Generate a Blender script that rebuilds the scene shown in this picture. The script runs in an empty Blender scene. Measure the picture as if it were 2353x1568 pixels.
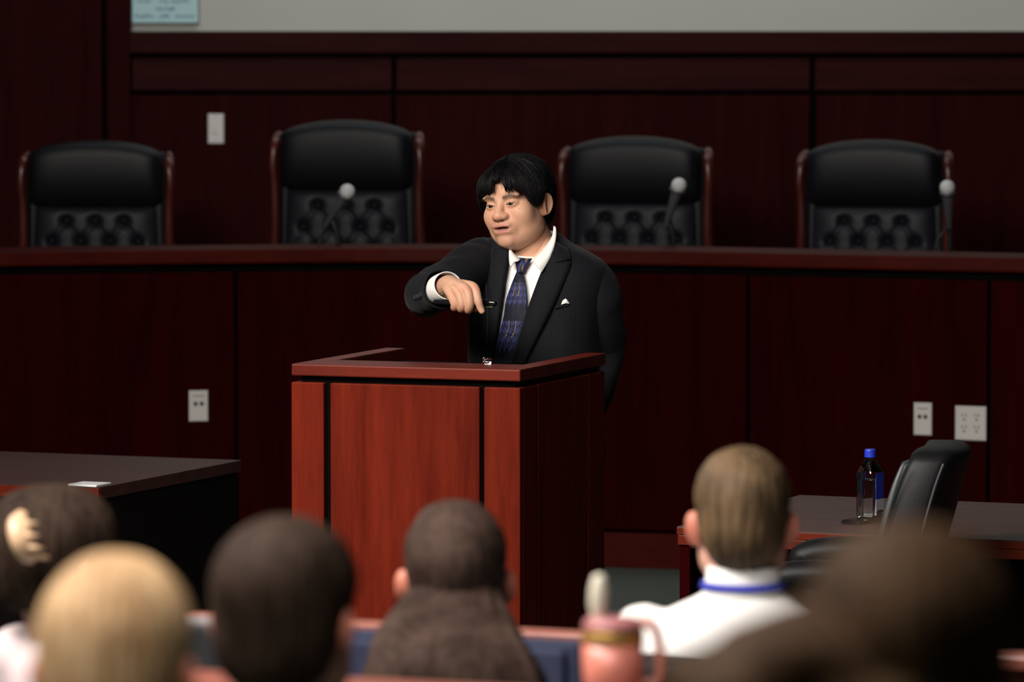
import bpy, bmesh, math, random
import numpy as np
from mathutils import Vector, Matrix, noise

random.seed(7)
rng = np.random.default_rng(7)
scene = bpy.context.scene
COL = scene.collection
PI = math.pi

# ------------------------------------------------------------------ camera
CAM_H, FPX = 2.16, 12000.0
PITCH = math.atan(784.0 / FPX)
cam_d = bpy.data.cameras.new('camera')
cam = bpy.data.objects.new('camera', cam_d)
COL.objects.link(cam)
cam.location = (0, 0, CAM_H)
cam.rotation_euler = (PI / 2 - PITCH, 0, 0)
cam_d.sensor_width = 36.0
cam_d.lens = FPX / 2353.0 * 36.0
cam_d.clip_end = 200
cam_d.dof.use_dof = True
cam_d.dof.focus_distance = 14.45
cam_d.dof.aperture_fstop = 4.6
cam_d.dof.aperture_blades = 9
scene.camera = cam

# ------------------------------------------------------------------ light
world = bpy.data.worlds.new('room_ambience')
scene.world = world
world.use_nodes = True
world.node_tree.nodes['Background'].inputs[0].default_value = (0.75, 0.85, 1.0, 1)
world.node_tree.nodes['Background'].inputs[1].default_value = 0.008


def area_light(name, loc, target, size, power, col):
    d = bpy.data.lights.new(name, 'AREA')
    d.shape = 'RECTANGLE'
    d.size, d.size_y = size
    d.energy = power
    d.color = col
    o = bpy.data.objects.new(name, d)
    COL.objects.link(o)
    o.location = loc
    o.rotation_euler = (Vector(target) - Vector(loc)).to_track_quat('-Z', 'Y').to_euler()
    return o


# ceiling luminaires of the court room: over the well, over the gallery, over the bench
area_light('well_ceiling_light', (-2.6, 11.0, 3.9), (0.0, 14.6, 1.15), (2.0, 1.4), 320, (1.0, 0.93, 0.84))
area_light('gallery_rear_ceiling_light', (-1.3, 4.4, 4.4), (-0.4, 5.4, 1.0), (2.4, 1.6), 185, (1.0, 0.95, 0.9))
area_light('gallery_front_ceiling_light', (-1.9, 7.3, 4.2), (-0.1, 9.0, 1.0), (1.8, 1.4), 300, (1.0, 0.95, 0.9))
area_light('bench_ceiling_light', (-0.3, 20.6, 4.1), (0.0, 21.2, 1.0), (4.5, 0.6), 30, (0.9, 0.96, 1.0))
area_light('wall_ceiling_light', (1.2, 21.6, 4.2), (1.2, 22.9, 2.2), (4.6, 0.4), 25, (1.0, 0.97, 0.93))

scene.view_settings.view_transform = 'Standard'
scene.view_settings.look = 'None'
scene.view_settings.exposure = 0.0
scene.view_settings.gamma = 1.0
scene.view_settings.use_curve_mapping = False

# ------------------------------------------------------------------ helpers
CP, SP = math.cos(PITCH), math.sin(PITCH)


def at(px, py, Y):
    """survey helper: the spot at distance Y seen under photo pixel (px, py)"""
    xr, yu = (px - 1176.5) / FPX, -(py - 784.0) / FPX
    d = np.array([xr, CP + yu * SP, -SP + yu * CP])
    d *= Y / d[1]
    return np.array([d[0], d[1], d[2] + CAM_H])


def at_z(px, py, z):
    """the spot of height z seen under photo pixel (px, py)"""
    xr, yu = (px - 1176.5) / FPX, -(py - 784.0) / FPX
    d = np.array([xr, CP + yu * SP, -SP + yu * CP])
    d *= (z - CAM_H) / d[2]
    return np.array([d[0], d[1], z])


def wloc(o):
    v = np.zeros(3)
    while o is not None:
        v = v + np.array(o.location)
        o = o.parent
    return v


def mk(name, V, F, mat, parent=None, smooth=False, cols=None, bevel=0, subsurf=0, kind=None):
    V = np.asarray(V, float) - wloc(parent)
    me = bpy.data.meshes.new(name)
    me.from_pydata([tuple(v) for v in V], [], [tuple(int(i) for i in f) for f in F])
    if cols is not None:
        a = me.color_attributes.new('tint', 'FLOAT_COLOR', 'POINT')
        c = np.ones((len(V), 4), np.float32)
        c[:, :3] = cols
        a.data.foreach_set('color', c.ravel())
    if smooth:
        me.polygons.foreach_set('use_smooth', [True] * len(me.polygons))
    me.validate()
    me.update()
    o = bpy.data.objects.new(name, me)
    COL.objects.link(o)
    if mat is not None:
        me.materials.append(mat)
    o.parent = parent
    if bevel:
        m = o.modifiers.new('edge', 'BEVEL')
        m.width = bevel
        m.segments = 2
        m.limit_method = 'ANGLE'
        m.angle_limit = math.radians(40)
    if subsurf:
        m = o.modifiers.new('sub', 'SUBSURF')
        m.levels = m.render_levels = subsurf
    if kind:
        o['kind'] = kind
    return o


def thing(name, label, cat, loc=(0, 0, 0), group=None):
    o = bpy.data.objects.new(name, None)
    COL.objects.link(o)
    o.empty_display_size = 0.05
    o.location = tuple(loc)
    o['label'] = label
    o['category'] = cat
    if group:
        o['group'] = group
    return o


def tag(o, label, cat, group=None):
    o['label'] = label
    o['category'] = cat
    if group:
        o['group'] = group
    return o


def box(x0, x1, y0, y1, z0, z1):
    V = [(x, y, z) for z in (z0, z1) for y in (y0, y1) for x in (x0, x1)]
    F = [(0, 2, 3, 1), (4, 5, 7, 6), (0, 1, 5, 4), (2, 6, 7, 3), (0, 4, 6, 2), (1, 3, 7, 5)]
    return np.array(V, float), F


def join(parts):
    V, F, n = [], [], 0
    for v, f in parts:
        v = np.asarray(v, float)
        V.append(v)
        F += [tuple(int(i) + n for i in q) for q in f]
        n += len(v)
    return np.vstack(V), F


def grid_faces(nr, nc, closed=False, flip=False):
    F = []
    for i in range(nr - 1):
        for j in range(nc if closed else nc - 1):
            k = (j + 1) % nc
            q = (i * nc + j, i * nc + k, (i + 1) * nc + k, (i + 1) * nc + j)
            F.append(q[::-1] if flip else q)
    return F


def loft(rings, closed=True, cap0=True, cap1=True):
    R = [np.asarray(r, float) for r in rings]
    n = len(R[0])
    V = np.vstack(R)
    F = grid_faces(len(R), n, closed)
    if closed and cap0:
        F.append(tuple(range(n))[::-1])
    if closed and cap1:
        F.append(tuple(range((len(R) - 1) * n, len(R) * n)))
    return V, F


def smooth_path(P, k=6, closed=False):
    """Catmull-Rom through the rows of P (any number of columns)"""
    P = np.asarray(P, float)
    n = len(P)
    out = []
    for i in range(n - 1):
        p0, p1, p2, p3 = P[max(i - 1, 0)], P[i], P[i + 1], P[min(i + 2, n - 1)]
        for t in np.linspace(0, 1, k, endpoint=False):
            out.append(0.5 * ((2 * p1) + (-p0 + p2) * t + (2 * p0 - 5 * p1 + 4 * p2 - p3) * t * t +
                              (-p0 + 3 * p1 - 3 * p2 + p3) * t ** 3))
    out.append(P[-1])
    return np.array(out)


def tube(P, R, n=16, flat=1.0, ref=(0, 0, 1), round_ends=(True, True), noise_amp=0):
    """swept tube: P points, R radii; flat squeezes the second axis"""
    P = np.asarray(P, float)
    R = np.broadcast_to(np.asarray(R, float), (len(P),)).copy()
    F_ = np.broadcast_to(np.asarray(flat, float), (len(P),)).copy()
    T = np.gradient(P, axis=0)
    T /= np.linalg.norm(T, axis=1)[:, None] + 1e-12
    rings = []
    a = np.asarray(ref, float)
    u = a - T[0] * a.dot(T[0])
    if np.linalg.norm(u) < 1e-3:
        u = np.array([1.0, 0, 0]) - T[0] * T[0][0]
    u /= np.linalg.norm(u)
    th = np.linspace(0, 2 * PI, n, endpoint=False)
    seq = []
    us = []
    for i in range(len(P)):
        u = u - T[i] * u.dot(T[i])
        u /= np.linalg.norm(u)
        us.append(u.copy())
    if round_ends[0]:
        for q in (0.25, 0.6, 0.85):
            seq.append((P[0] - T[0] * R[0] * 0.8 * math.sqrt(1 - q * q), R[0] * q, us[0], T[0], F_[0]))
    for i in range(len(P)):
        seq.append((P[i], R[i], us[i], T[i], F_[i]))
    if round_ends[1]:
        for q in (0.85, 0.6, 0.25):
            seq.append((P[-1] + T[-1] * R[-1] * 0.8 * math.sqrt(1 - q * q), R[-1] * q, us[-1], T[-1], F_[-1]))
    for p, r, uu, t, fl in seq:
        v = np.cross(t, uu)
        rr = r
        rings.append(p + np.outer(np.cos(th) * rr, v) + np.outer(np.sin(th) * rr * fl, uu))
    return loft(rings)


def lathe(profile, n=24, c=(0, 0, 0), axis=None):
    """profile rows (r, z)"""
    th = np.linspace(0, 2 * PI, n, endpoint=False)
    rings = [np.stack([r * np.cos(th), r * np.sin(th), np.full(n, z)], 1) for r, z in profile]
    V, F = loft(rings)
    if axis is not None:
        q = np.array(Vector((0, 0, 1)).rotation_difference(Vector(axis)).to_matrix())
        V = V @ q.T
    return V + np.asarray(c, float), F


def ball(c, r, n=16, m=10):
    r = np.broadcast_to(np.asarray(r, float), (3,))
    pr = [(math.sin(t) + 1e-4, math.cos(t)) for t in np.linspace(PI, 0, m)]
    V, F = lathe(pr, n)
    return V * r + np.asarray(c, float), F


def rot_z(V, a):
    c, s = math.cos(a), math.sin(a)
    V = np.asarray(V, float)
    return np.stack([V[:, 0] * c - V[:, 1] * s, V[:, 0] * s + V[:, 1] * c, V[:, 2]], 1)


def copy_tree(o, parent=None):
    c = o.copy()
    COL.objects.link(c)
    c.parent = parent
    for ch in o.children:
        copy_tree(ch, c)
    return c


# ------------------------------------------------------------------ materials
def new_mat(name):
    m = bpy.data.materials.new(name)
    m.use_nodes = True
    nt = m.node_tree
    return m, nt, nt.nodes['Principled BSDF']


def plain(name, col, rough=0.5, metal=0.0, noise_amt=0.0, nscale=60, bump=0.0, spec=0.5, sheen=0.0, coat=0.0, attr=False, sss=0.0):
    m, nt, b = new_mat(name)
    b.inputs['Roughness'].default_value = rough
    b.inputs['Metallic'].default_value = metal
    b.inputs['Specular IOR Level'].default_value = spec
    b.inputs['Sheen Weight'].default_value = sheen
    b.inputs['Coat Weight'].default_value = coat
    if sss:
        b.inputs['Subsurface Weight'].default_value = sss
        b.inputs['Subsurface Radius'].default_value = (0.012, 0.005, 0.003)
        b.inputs['Subsurface Scale'].default_value = 0.6
    b.inputs['Base Color'].default_value = (*col, 1)
    src = None
    if attr:
        a = nt.nodes.new('ShaderNodeAttribute')
        a.attribute_name = 'tint'
        src = a.outputs['Color']
        nt.links.new(src, b.inputs['Base Color'])
    if noise_amt or bump:
        tc = nt.nodes.new('ShaderNodeTexCoord')
        n = nt.nodes.new('ShaderNodeTexNoise')
        n.inputs['Scale'].default_value = nscale
        n.inputs['Detail'].default_value = 6
        nt.links.new(tc.outputs['Object'], n.inputs['Vector'])
        if noise_amt:
            mx = nt.nodes.new('ShaderNodeMix')
            mx.data_type = 'RGBA'
            mx.blend_type = 'MULTIPLY'
            mx.inputs[0].default_value = 1.0
            if src:
                nt.links.new(src, mx.inputs[6])
            else:
                mx.inputs[6].default_value = (*col, 1)
            mr = nt.nodes.new('ShaderNodeMapRange')
            mr.inputs[3].default_value = 1 - noise_amt
            mr.inputs[4].default_value = 1 + noise_amt
            nt.links.new(n.outputs['Fac'], mr.inputs[0])
            cb = nt.nodes.new('ShaderNodeCombineColor')
            for i in range(3):
                nt.links.new(mr.outputs[0], cb.inputs[i])
            nt.links.new(cb.outputs[0], mx.inputs[7])
            nt.links.new(mx.outputs[2], b.inputs['Base Color'])
        if bump:
            bp = nt.nodes.new('ShaderNodeBump')
            bp.inputs['Strength'].default_value = bump
            bp.inputs['Distance'].default_value = 0.002
            nt.links.new(n.outputs['Fac'], bp.inputs['Height'])
            nt.links.new(bp.outputs[0], b.inputs['Normal'])
    return m


def wood(name, dark, light, rough=0.38, axis='Z', scale=1.0, spec=0.45):
    """veneer: long soft grain along one object axis, mottled figure, fine pores"""
    m, nt, b = new_mat(name)
    tc = nt.nodes.new('ShaderNodeTexCoord')
    geo = nt.nodes.new('ShaderNodeObjectInfo')
    add = nt.nodes.new('ShaderNodeVectorMath')
    add.operation = 'ADD'
    mul = nt.nodes.new('ShaderNodeVectorMath')
    mul.operation = 'SCALE'
    mul.inputs[0].default_value = (3.1, 5.7, 2.3)
    nt.links.new(geo.outputs['Random'], mul.inputs['Scale'])
    nt.links.new(tc.outputs['Object'], add.inputs[0])
    nt.links.new(mul.outputs[0], add.inputs[1])
    sc = {'Z': (1, 1, 0.09), 'X': (0.09, 1, 1), 'Y': (1, 0.09, 1)}[axis]

    def layer(s, detail, dist):
        mp = nt.nodes.new('ShaderNodeMapping')
        mp.inputs['Scale'].default_value = [v * s * scale for v in sc]
        n = nt.nodes.new('ShaderNodeTexNoise')
        n.inputs['Scale'].default_value = 1.0
        n.inputs['Detail'].default_value = detail
        n.inputs['Distortion'].default_value = dist
        nt.links.new(add.outputs[0], mp.inputs[0])
        nt.links.new(mp.outputs[0], n.inputs['Vector'])
        return n.outputs['Fac']
    a, f, p = layer(9, 4, 1.2), layer(70, 5, 0.4), layer(420, 2, 0)
    m1 = nt.nodes.new('ShaderNodeMath')
    m1.operation = 'MULTIPLY_ADD'
    nt.links.new(a, m1.inputs[0])
    m1.inputs[1].default_value = 0.6
    m2 = nt.nodes.new('ShaderNodeMath')
    m2.operation = 'MULTIPLY_ADD'
    nt.links.new(f, m2.inputs[0])
    m2.inputs[1].default_value = 0.28
    m3 = nt.nodes.new('ShaderNodeMath')
    m3.operation = 'MULTIPLY'
    nt.links.new(p, m3.inputs[0])
    m3.inputs[1].default_value = 0.12
    nt.links.new(m3.outputs[0], m2.inputs[2])
    nt.links.new(m2.outputs[0], m1.inputs[2])
    r = nt.nodes.new('ShaderNodeValToRGB')
    r.color_ramp.elements[0].position = 0.36
    r.color_ramp.elements[0].color = (*dark, 1)
    r.color_ramp.elements[1].position = 0.64
    r.color_ramp.elements[1].color = (*light, 1)
    nt.links.new(m1.outputs[0], r.inputs[0])
    nt.links.new(r.outputs[0], b.inputs['Base Color'])
    b.inputs['Roughness'].default_value = rough
    b.inputs['Specular IOR Level'].default_value = spec
    return m


M = {}
M['cherry'] = wood('cherry_veneer', (0.072, 0.0068, 0.0030), (0.145, 0.0150, 0.0062), 0.5, spec=0.04)
M['cherry_x'] = wood('cherry_rail', (0.072, 0.0068, 0.0030), (0.14, 0.0155, 0.0070), 0.42, 'X', spec=0.2)
M['mahogany'] = wood('mahogany_panel', (0.0140, 0.0004, 0.0007), (0.0260, 0.0010, 0.0013), 0.6, spec=0.01)
M['mahogany_x'] = wood('mahogany_rail', (0.040, 0.0028, 0.0014), (0.066, 0.0056, 0.0024), 0.5, 'X', spec=0.06)
M['wallwood'] = wood('wall_panel_wood', (0.0170, 0.0019, 0.0021), (0.0280, 0.0034, 0.0035), 0.6, spec=0.02)
M['wallwood_x'] = wood('wall_rail_wood', (0.0180, 0.0030, 0.0030), (0.0300, 0.0052, 0.0050), 0.6, 'X', spec=0.05)
M['tablewood'] = wood('table_top_wood', (0.044, 0.0170, 0.0150), (0.070, 0.028, 0.024), 0.45, 'X', spec=0.15)
M['tableedge'] = wood('table_edge_wood', (0.075, 0.0085, 0.0030), (0.13, 0.016, 0.0055), 0.4, 'X', spec=0.15)
M['tabledark'] = plain('table_shadow_panel', (0.004, 0.002, 0.002), 0.8, spec=0.1)  # near-black tone puts the shade under the table into the colour
M['railwood'] = wood('gallery_rail_wood', (0.20, 0.055, 0.036), (0.32, 0.10, 0.066), 0.35, 'X')
M['black'] = plain('black_gap', (0.002, 0.0012, 0.0012), 0.9, spec=0.05)
M['plaster'] = plain('grey_plaster', (0.485, 0.495, 0.455), 0.9, noise_amt=0.05, nscale=3)
M['plate'] = plain('plate_plastic', (0.60, 0.58, 0.56), 0.4)
M['slot'] = plain('slot_dark', (0.06, 0.055, 0.05), 0.6)
M['slot_pale'] = plain('slot_grey', (0.26, 0.26, 0.25), 0.6)
M['carpet'] = plain('grey_green_carpet', (0.085, 0.10, 0.085), 0.95, noise_amt=0.35, nscale=40, bump=0.4)
M['leather'] = plain('black_leather', (0.0055, 0.0060, 0.0085), 0.45, bump=0.12, nscale=220, spec=0.20)
M['leather_tuft'] = plain('tufted_leather', (0.0105, 0.0118, 0.0165), 0.5, bump=0.12, nscale=220, spec=0.25)
M['leather_sheen'] = plain('leather_teal_sheen', (0.018, 0.027, 0.030), 0.40, bump=0.15, nscale=160, spec=0.6)  # teal tint paints in the bluish light reflected along the chair's front
M['chair_black'] = plain('matt_black_leather', (0.0065, 0.006, 0.007), 0.5, bump=0.15, nscale=160, spec=0.25)
M['piping'] = plain('grey_piping', (0.07, 0.065, 0.07), 0.5)
M['chairwood'] = wood('chair_post_wood', (0.045, 0.007, 0.005), (0.085, 0.014, 0.010), 0.3)
M['darkmetal'] = plain('dark_metal', (0.02, 0.02, 0.022), 0.4, metal=0.6)
M['mic_head'] = plain('mic_grille', (0.70, 0.70, 0.71), 0.5, metal=0.1, bump=0.8, nscale=900)
M['mic_body'] = plain('mic_body', (0.055, 0.055, 0.06), 0.4)
M['sign'] = plain('pale_blue_card', (0.40, 0.62, 0.66), 0.5)
M['sign_ink'] = plain('teal_ink', (0.10, 0.22, 0.27), 0.6)
M['sign_frame'] = plain('sign_frame_grey', (0.16, 0.18, 0.18), 0.5)
M['white'] = plain('white_card', (0.75, 0.75, 0.77), 0.5)
M['chrome'] = plain('chrome', (0.85, 0.86, 0.88), 0.18, metal=1.0)
M['gloss_black'] = plain('gloss_black', (0.006, 0.006, 0.007), 0.12, spec=0.6)

# ------------------------------------------------------------------ floor
V, F = box(-8, 8, -2, 26, -0.1, 0.0)
o = mk('floor', V, F, M['carpet'], kind='structure')
o['label'] = 'dark grey green carpet of the court well'
V, F = box(-8, 8, -2, 7.62, 0.0, 0.2)
o = mk('floor_gallery_step', V, F, M['carpet'], kind='structure')
o['label'] = 'raised carpeted step under the last gallery row'
V, F = box(-8, 8, -2, 5.75, 0.2, 0.4)
o = mk('floor_rear_step', V, F, M['carpet'], kind='structure')
o['label'] = 'second raised carpeted step nearest the camera'
V, F = box(-8, 8, 20.25, 24, 0.0, 0.35)
o = mk('floor_dais', V, F, M['carpet'], kind='structure')
o['label'] = 'raised dais floor behind the judges bench'

# ------------------------------------------------------------------ back wall
WY = 23.0


def wp(px, py, dy=0.0):
    return at(px, py, WY + dy)


back = mk('wall_back', *box(-3.6, 5, WY + 0.06, WY + 0.25, 0, 4.4), M['plaster'], kind='structure')
back['label'] = 'grey plaster wall above dark wood panelling'


def wall_piece(name, x0, x1, y0, y1, mat, front=0.0, thick=0.05, bevel=0.004, parent=back):
    a, b = wp(x0, y1, front), wp(x1, y0, front)
    V, F = box(a[0], b[0], WY + front, WY + front + thick, a[2], b[2])
    return mk(name, V, F, mat, parent, bevel=bevel)


wall_piece('backing_board', 255, 3100, 75, 1400, M['black'], 0.035, 0.022, 0)
wall_piece('cap_rail', 297, 3100, 72, 123, M['wallwood_x'], -0.025, 0.075, 0.006)
for x0, x1 in ((304, 900), (911, 1861), (1873, 2800)):
    wall_piece('panel', x0, x1, 133, 208, M['wallwood_x'])
    wall_piece('panel', x0, x1, 219, 1200, M['wallwood'])
stile = wall_piece('stile', 251, 295, -700, 1300, M['wallwood'], -0.03, 0.08)
side = mk('wall_left', *box(-6, wp(238, 500)[0], WY - 0.06, WY + 0.2, 0, 4.4), M['wallwood'], kind='structure')
side['label'] = 'dark wood end wall beside the stile'
wall_piece('gap_strip', 236, 252, -700, 1300, M['black'], 0.02, 0.03, 0)

# ------------------------------------------------------------------ wall plates, sign
def slot_disc(name, c, r, mat, parent, u, n, sx=1.0):
    th = np.linspace(0, 2 * PI, 14, endpoint=False)
    z = np.array([0, 0, 1.0])
    ring = [np.asarray(c) + u * math.cos(t) * r * sx + z * math.sin(t) * r for t in th]
    V, F = loft([ring, [p + n * 0.0012 for p in ring]])
    return mk(name, V, F, mat, parent)


def plate(name, label, cat, c, u, n, w, h, kind):
    """wall plate centred at c, u along the wall, n out of the wall"""
    t = thing(name, label, cat, c)
    z = np.array([0, 0, 1.0])
    u, n, c = np.asarray(u), np.asarray(n), np.asarray(c)
    outer = [(-w / 2, -h / 2), (w / 2, -h / 2), (w / 2, h / 2), (-w / 2, h / 2)]
    rings = []
    for ins, out in ((0, 0.0), (0.0, 0.003), (0.004, 0.006)):
        rings.append([c + u * (a - math.copysign(ins, a)) + z * (b - math.copysign(ins, b)) + n * out for a, b in outer])
    mk('cover', *loft(rings), M['plate'], t, bevel=0.0012)
    if kind == 'jack':
        for s in (-1, 1):
            slot_disc('jack', c + u * s * w * 0.16 + z * h * 0.07 + n * 0.006, 0.0085, M['slot'], t, u, n)
        V, F = loft([[c + u * a + z * b + n * q for a, b in ((-w * .3, h * .30), (w * .3, h * .30), (w * .3, h * .34), (-w * .3, h * .34))] for q in (0.006, 0.007)])
        mk('label_strip', V, F, M['slot_pale'], t)
    elif kind == 'outlet':
        for s in (-1, 1):
            for k in (-1, 1):
                cc = c + u * s * w * 0.2 + z * (k * h * 0.17)
                for q in (-1, 1):
                    slot_disc('socket_slot', cc + u * q * 0.007 + z * 0.008 + n * 0.006, 0.006, M['slot_pale'], t, u, n, 0.6)
                slot_disc('socket_slot', cc - z * 0.008 + n * 0.006, 0.0055, M['slot_pale'], t, u, n)
    else:
        V, F = loft([[c + u * a + z * b + n * q for a, b in ((-.012, -.02), (.012, -.02), (.010, .02), (-.010, .02))] for q in (0.005, 0.010)])
        mk('rocker', V, F, M['plate'], t, bevel=0.001)
        for s in (-1, 1):
            slot_disc('screw', c + z * s * h * 0.4 + n * 0.006, 0.003, M['slot_pale'], t, u, n)
    return t


plate('switch_plate', 'white switch plate on the dark panelled wall above the chairs', 'switch', wp(496, 296, -0.001), (1, 0, 0), (0, -1, 0), 0.070, 0.132, 'rocker')

s0, s1 = wp(305, 52, 0.05), wp(455, -70, 0.05)
sg = thing('wall_sign', 'pale blue wall sign with dark lettering beside the wood stile', 'sign', ((s0[0] + s1[0]) / 2, WY + 0.05, s0[2]))
V, F = box(s0[0] - 0.004, s1[0] + 0.004, WY + 0.035, WY + 0.059, s0[2] - 0.006, s1[2] + 0.004)
mk('frame', V, F, M['sign_frame'], sg, bevel=0.003)
V, F = box(s0[0], s1[0], WY + 0.031, WY + 0.036, s0[2], s1[2])
mk('card', V, F, M['sign'], sg)
words = []          # three lines of small lettering, too soft in the photo to be read
for yb, groups in ((5, ((315, 347), (366, 384), (392, 440))), (23, ((359, 402),)), (40, ((312, 356), (368, 391), (403, 446)))):
    for g0, g1 in groups:
        x = g0
        while x < g1 - 2:
            hgt = random.choice((5, 5, 5, 8))
            drop = random.choice((0, 0, 0, 3)) if hgt == 5 else 0
            a, b = wp(x, yb + drop, 0.029), wp(x + random.uniform(2.2, 3.4), yb - hgt, 0.029)
            words.append(box(a[0], b[0], WY + 0.0295, WY + 0.0315, a[2], b[2]))
            x += random.uniform(4.3, 5.6)
mk('lettering', *join(words), M['sign_ink'], sg, kind='stuff')

# ------------------------------------------------------------------ judges' bench (concave curve in plan)
BC = smooth_path([(-3.6, 19.0), (-2.9, 19.3), (-1.93, 19.66), (-.96, 19.9), (-.29, 19.95), (.53, 19.77), (1.06, 19.55), (1.88, 19.2), (2.8, 18.8), (3.5, 18.45)], 14)


def bpoint(x):
    y = np.interp(x, BC[:, 0], BC[:, 1])
    d = np.interp(x + 0.02, BC[:, 0], BC[:, 1]) - np.interp(x - 0.02, BC[:, 0], BC[:, 1])
    t = np.array([0.04, d])
    t /= np.linalg.norm(t)
    return np.array([x, y]), np.array([t[0], t[1]]), np.array([t[1], -t[0]])     # point, tangent, outward normal


def bench_piece(name, x0, x1, o0, o1, z0, z1, mat, parent, bevel=0.004):
    n = max(2, int((x1 - x0) / 0.12) + 1)
    rings = []
    for x in np.linspace(x0, x1, n):
        p, t, nn = bpoint(x)
        rings.append([(*(p + nn * a), z) for a, z in ((o0, z0), (o1, z0), (o1, z1), (o0, z1))])
    V, F = loft(rings)
    return mk(name, V, F, mat, parent, bevel=bevel)


bench = thing('judges_bench', 'long curved dark mahogany judges bench behind the lectern', 'bench', (0, 19.95, 0))
bench_piece('carcass', -3.3, 3.2, -0.30, -0.032, 0.0, 1.14, M['black'], bench, 0)
bench_piece('top_cap', -3.4, 3.3, -0.36, 0.035, 1.157, 1.213, M['mahogany_x'], bench, 0.010)
bench_piece('neck_strip', -3.4, 3.3, -0.30, -0.012, 1.125, 1.157, M['black'], bench, 0)
grooves = [-3.3, -2.03, -1.052, -0.077, 0.888, 1.761, 2.7, 3.2]
for a, b in zip(grooves[:-1], grooves[1:]):
    bench_piece('front_panel', a + 0.007, b - 0.007, -0.032, 0.0, 0.146, 1.125, M['mahogany'], bench, 0.003)
bench_piece('base_board', -3.3, 3.2, -0.032, 0.004, 0.0, 0.134, M['mahogany_x'], bench, 0.004)
bench_piece('inner_desk', -3.3, 3.2, -0.85, -0.30, 1.06, 1.09, M['mahogany_x'], bench, 0.004)
for px, py, w, h, kd, nm, lb in ((456, 933, 0.074, 0.119, 'jack', 'jack_plate', 'white jack plate on the bench front above the left table'),
                                 (2121, 963, 0.071, 0.122, 'jack', 'jack_plate', 'narrow white jack plate on the bench beside the double power outlet'),
                                 (2231, 973, 0.121, 0.128, 'outlet', 'power_outlet', 'square white double power outlet on the bench above the office chair')):
    c = at(px, py, 19.5)
    p, t, nn = bpoint(c[0] * np.interp(c[0], BC[:, 0], BC[:, 1]) / 19.5)
    c = at(px, py, p[1])
    p, t, nn = bpoint(c[0])
    plate(nm, lb, 'outlet', (p[0] + nn[0] * 0.0005, p[1] + nn[1] * 0.0005, c[2]), (t[0], t[1], 0), (nn[0], nn[1], 0), w, h, kd)

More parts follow.
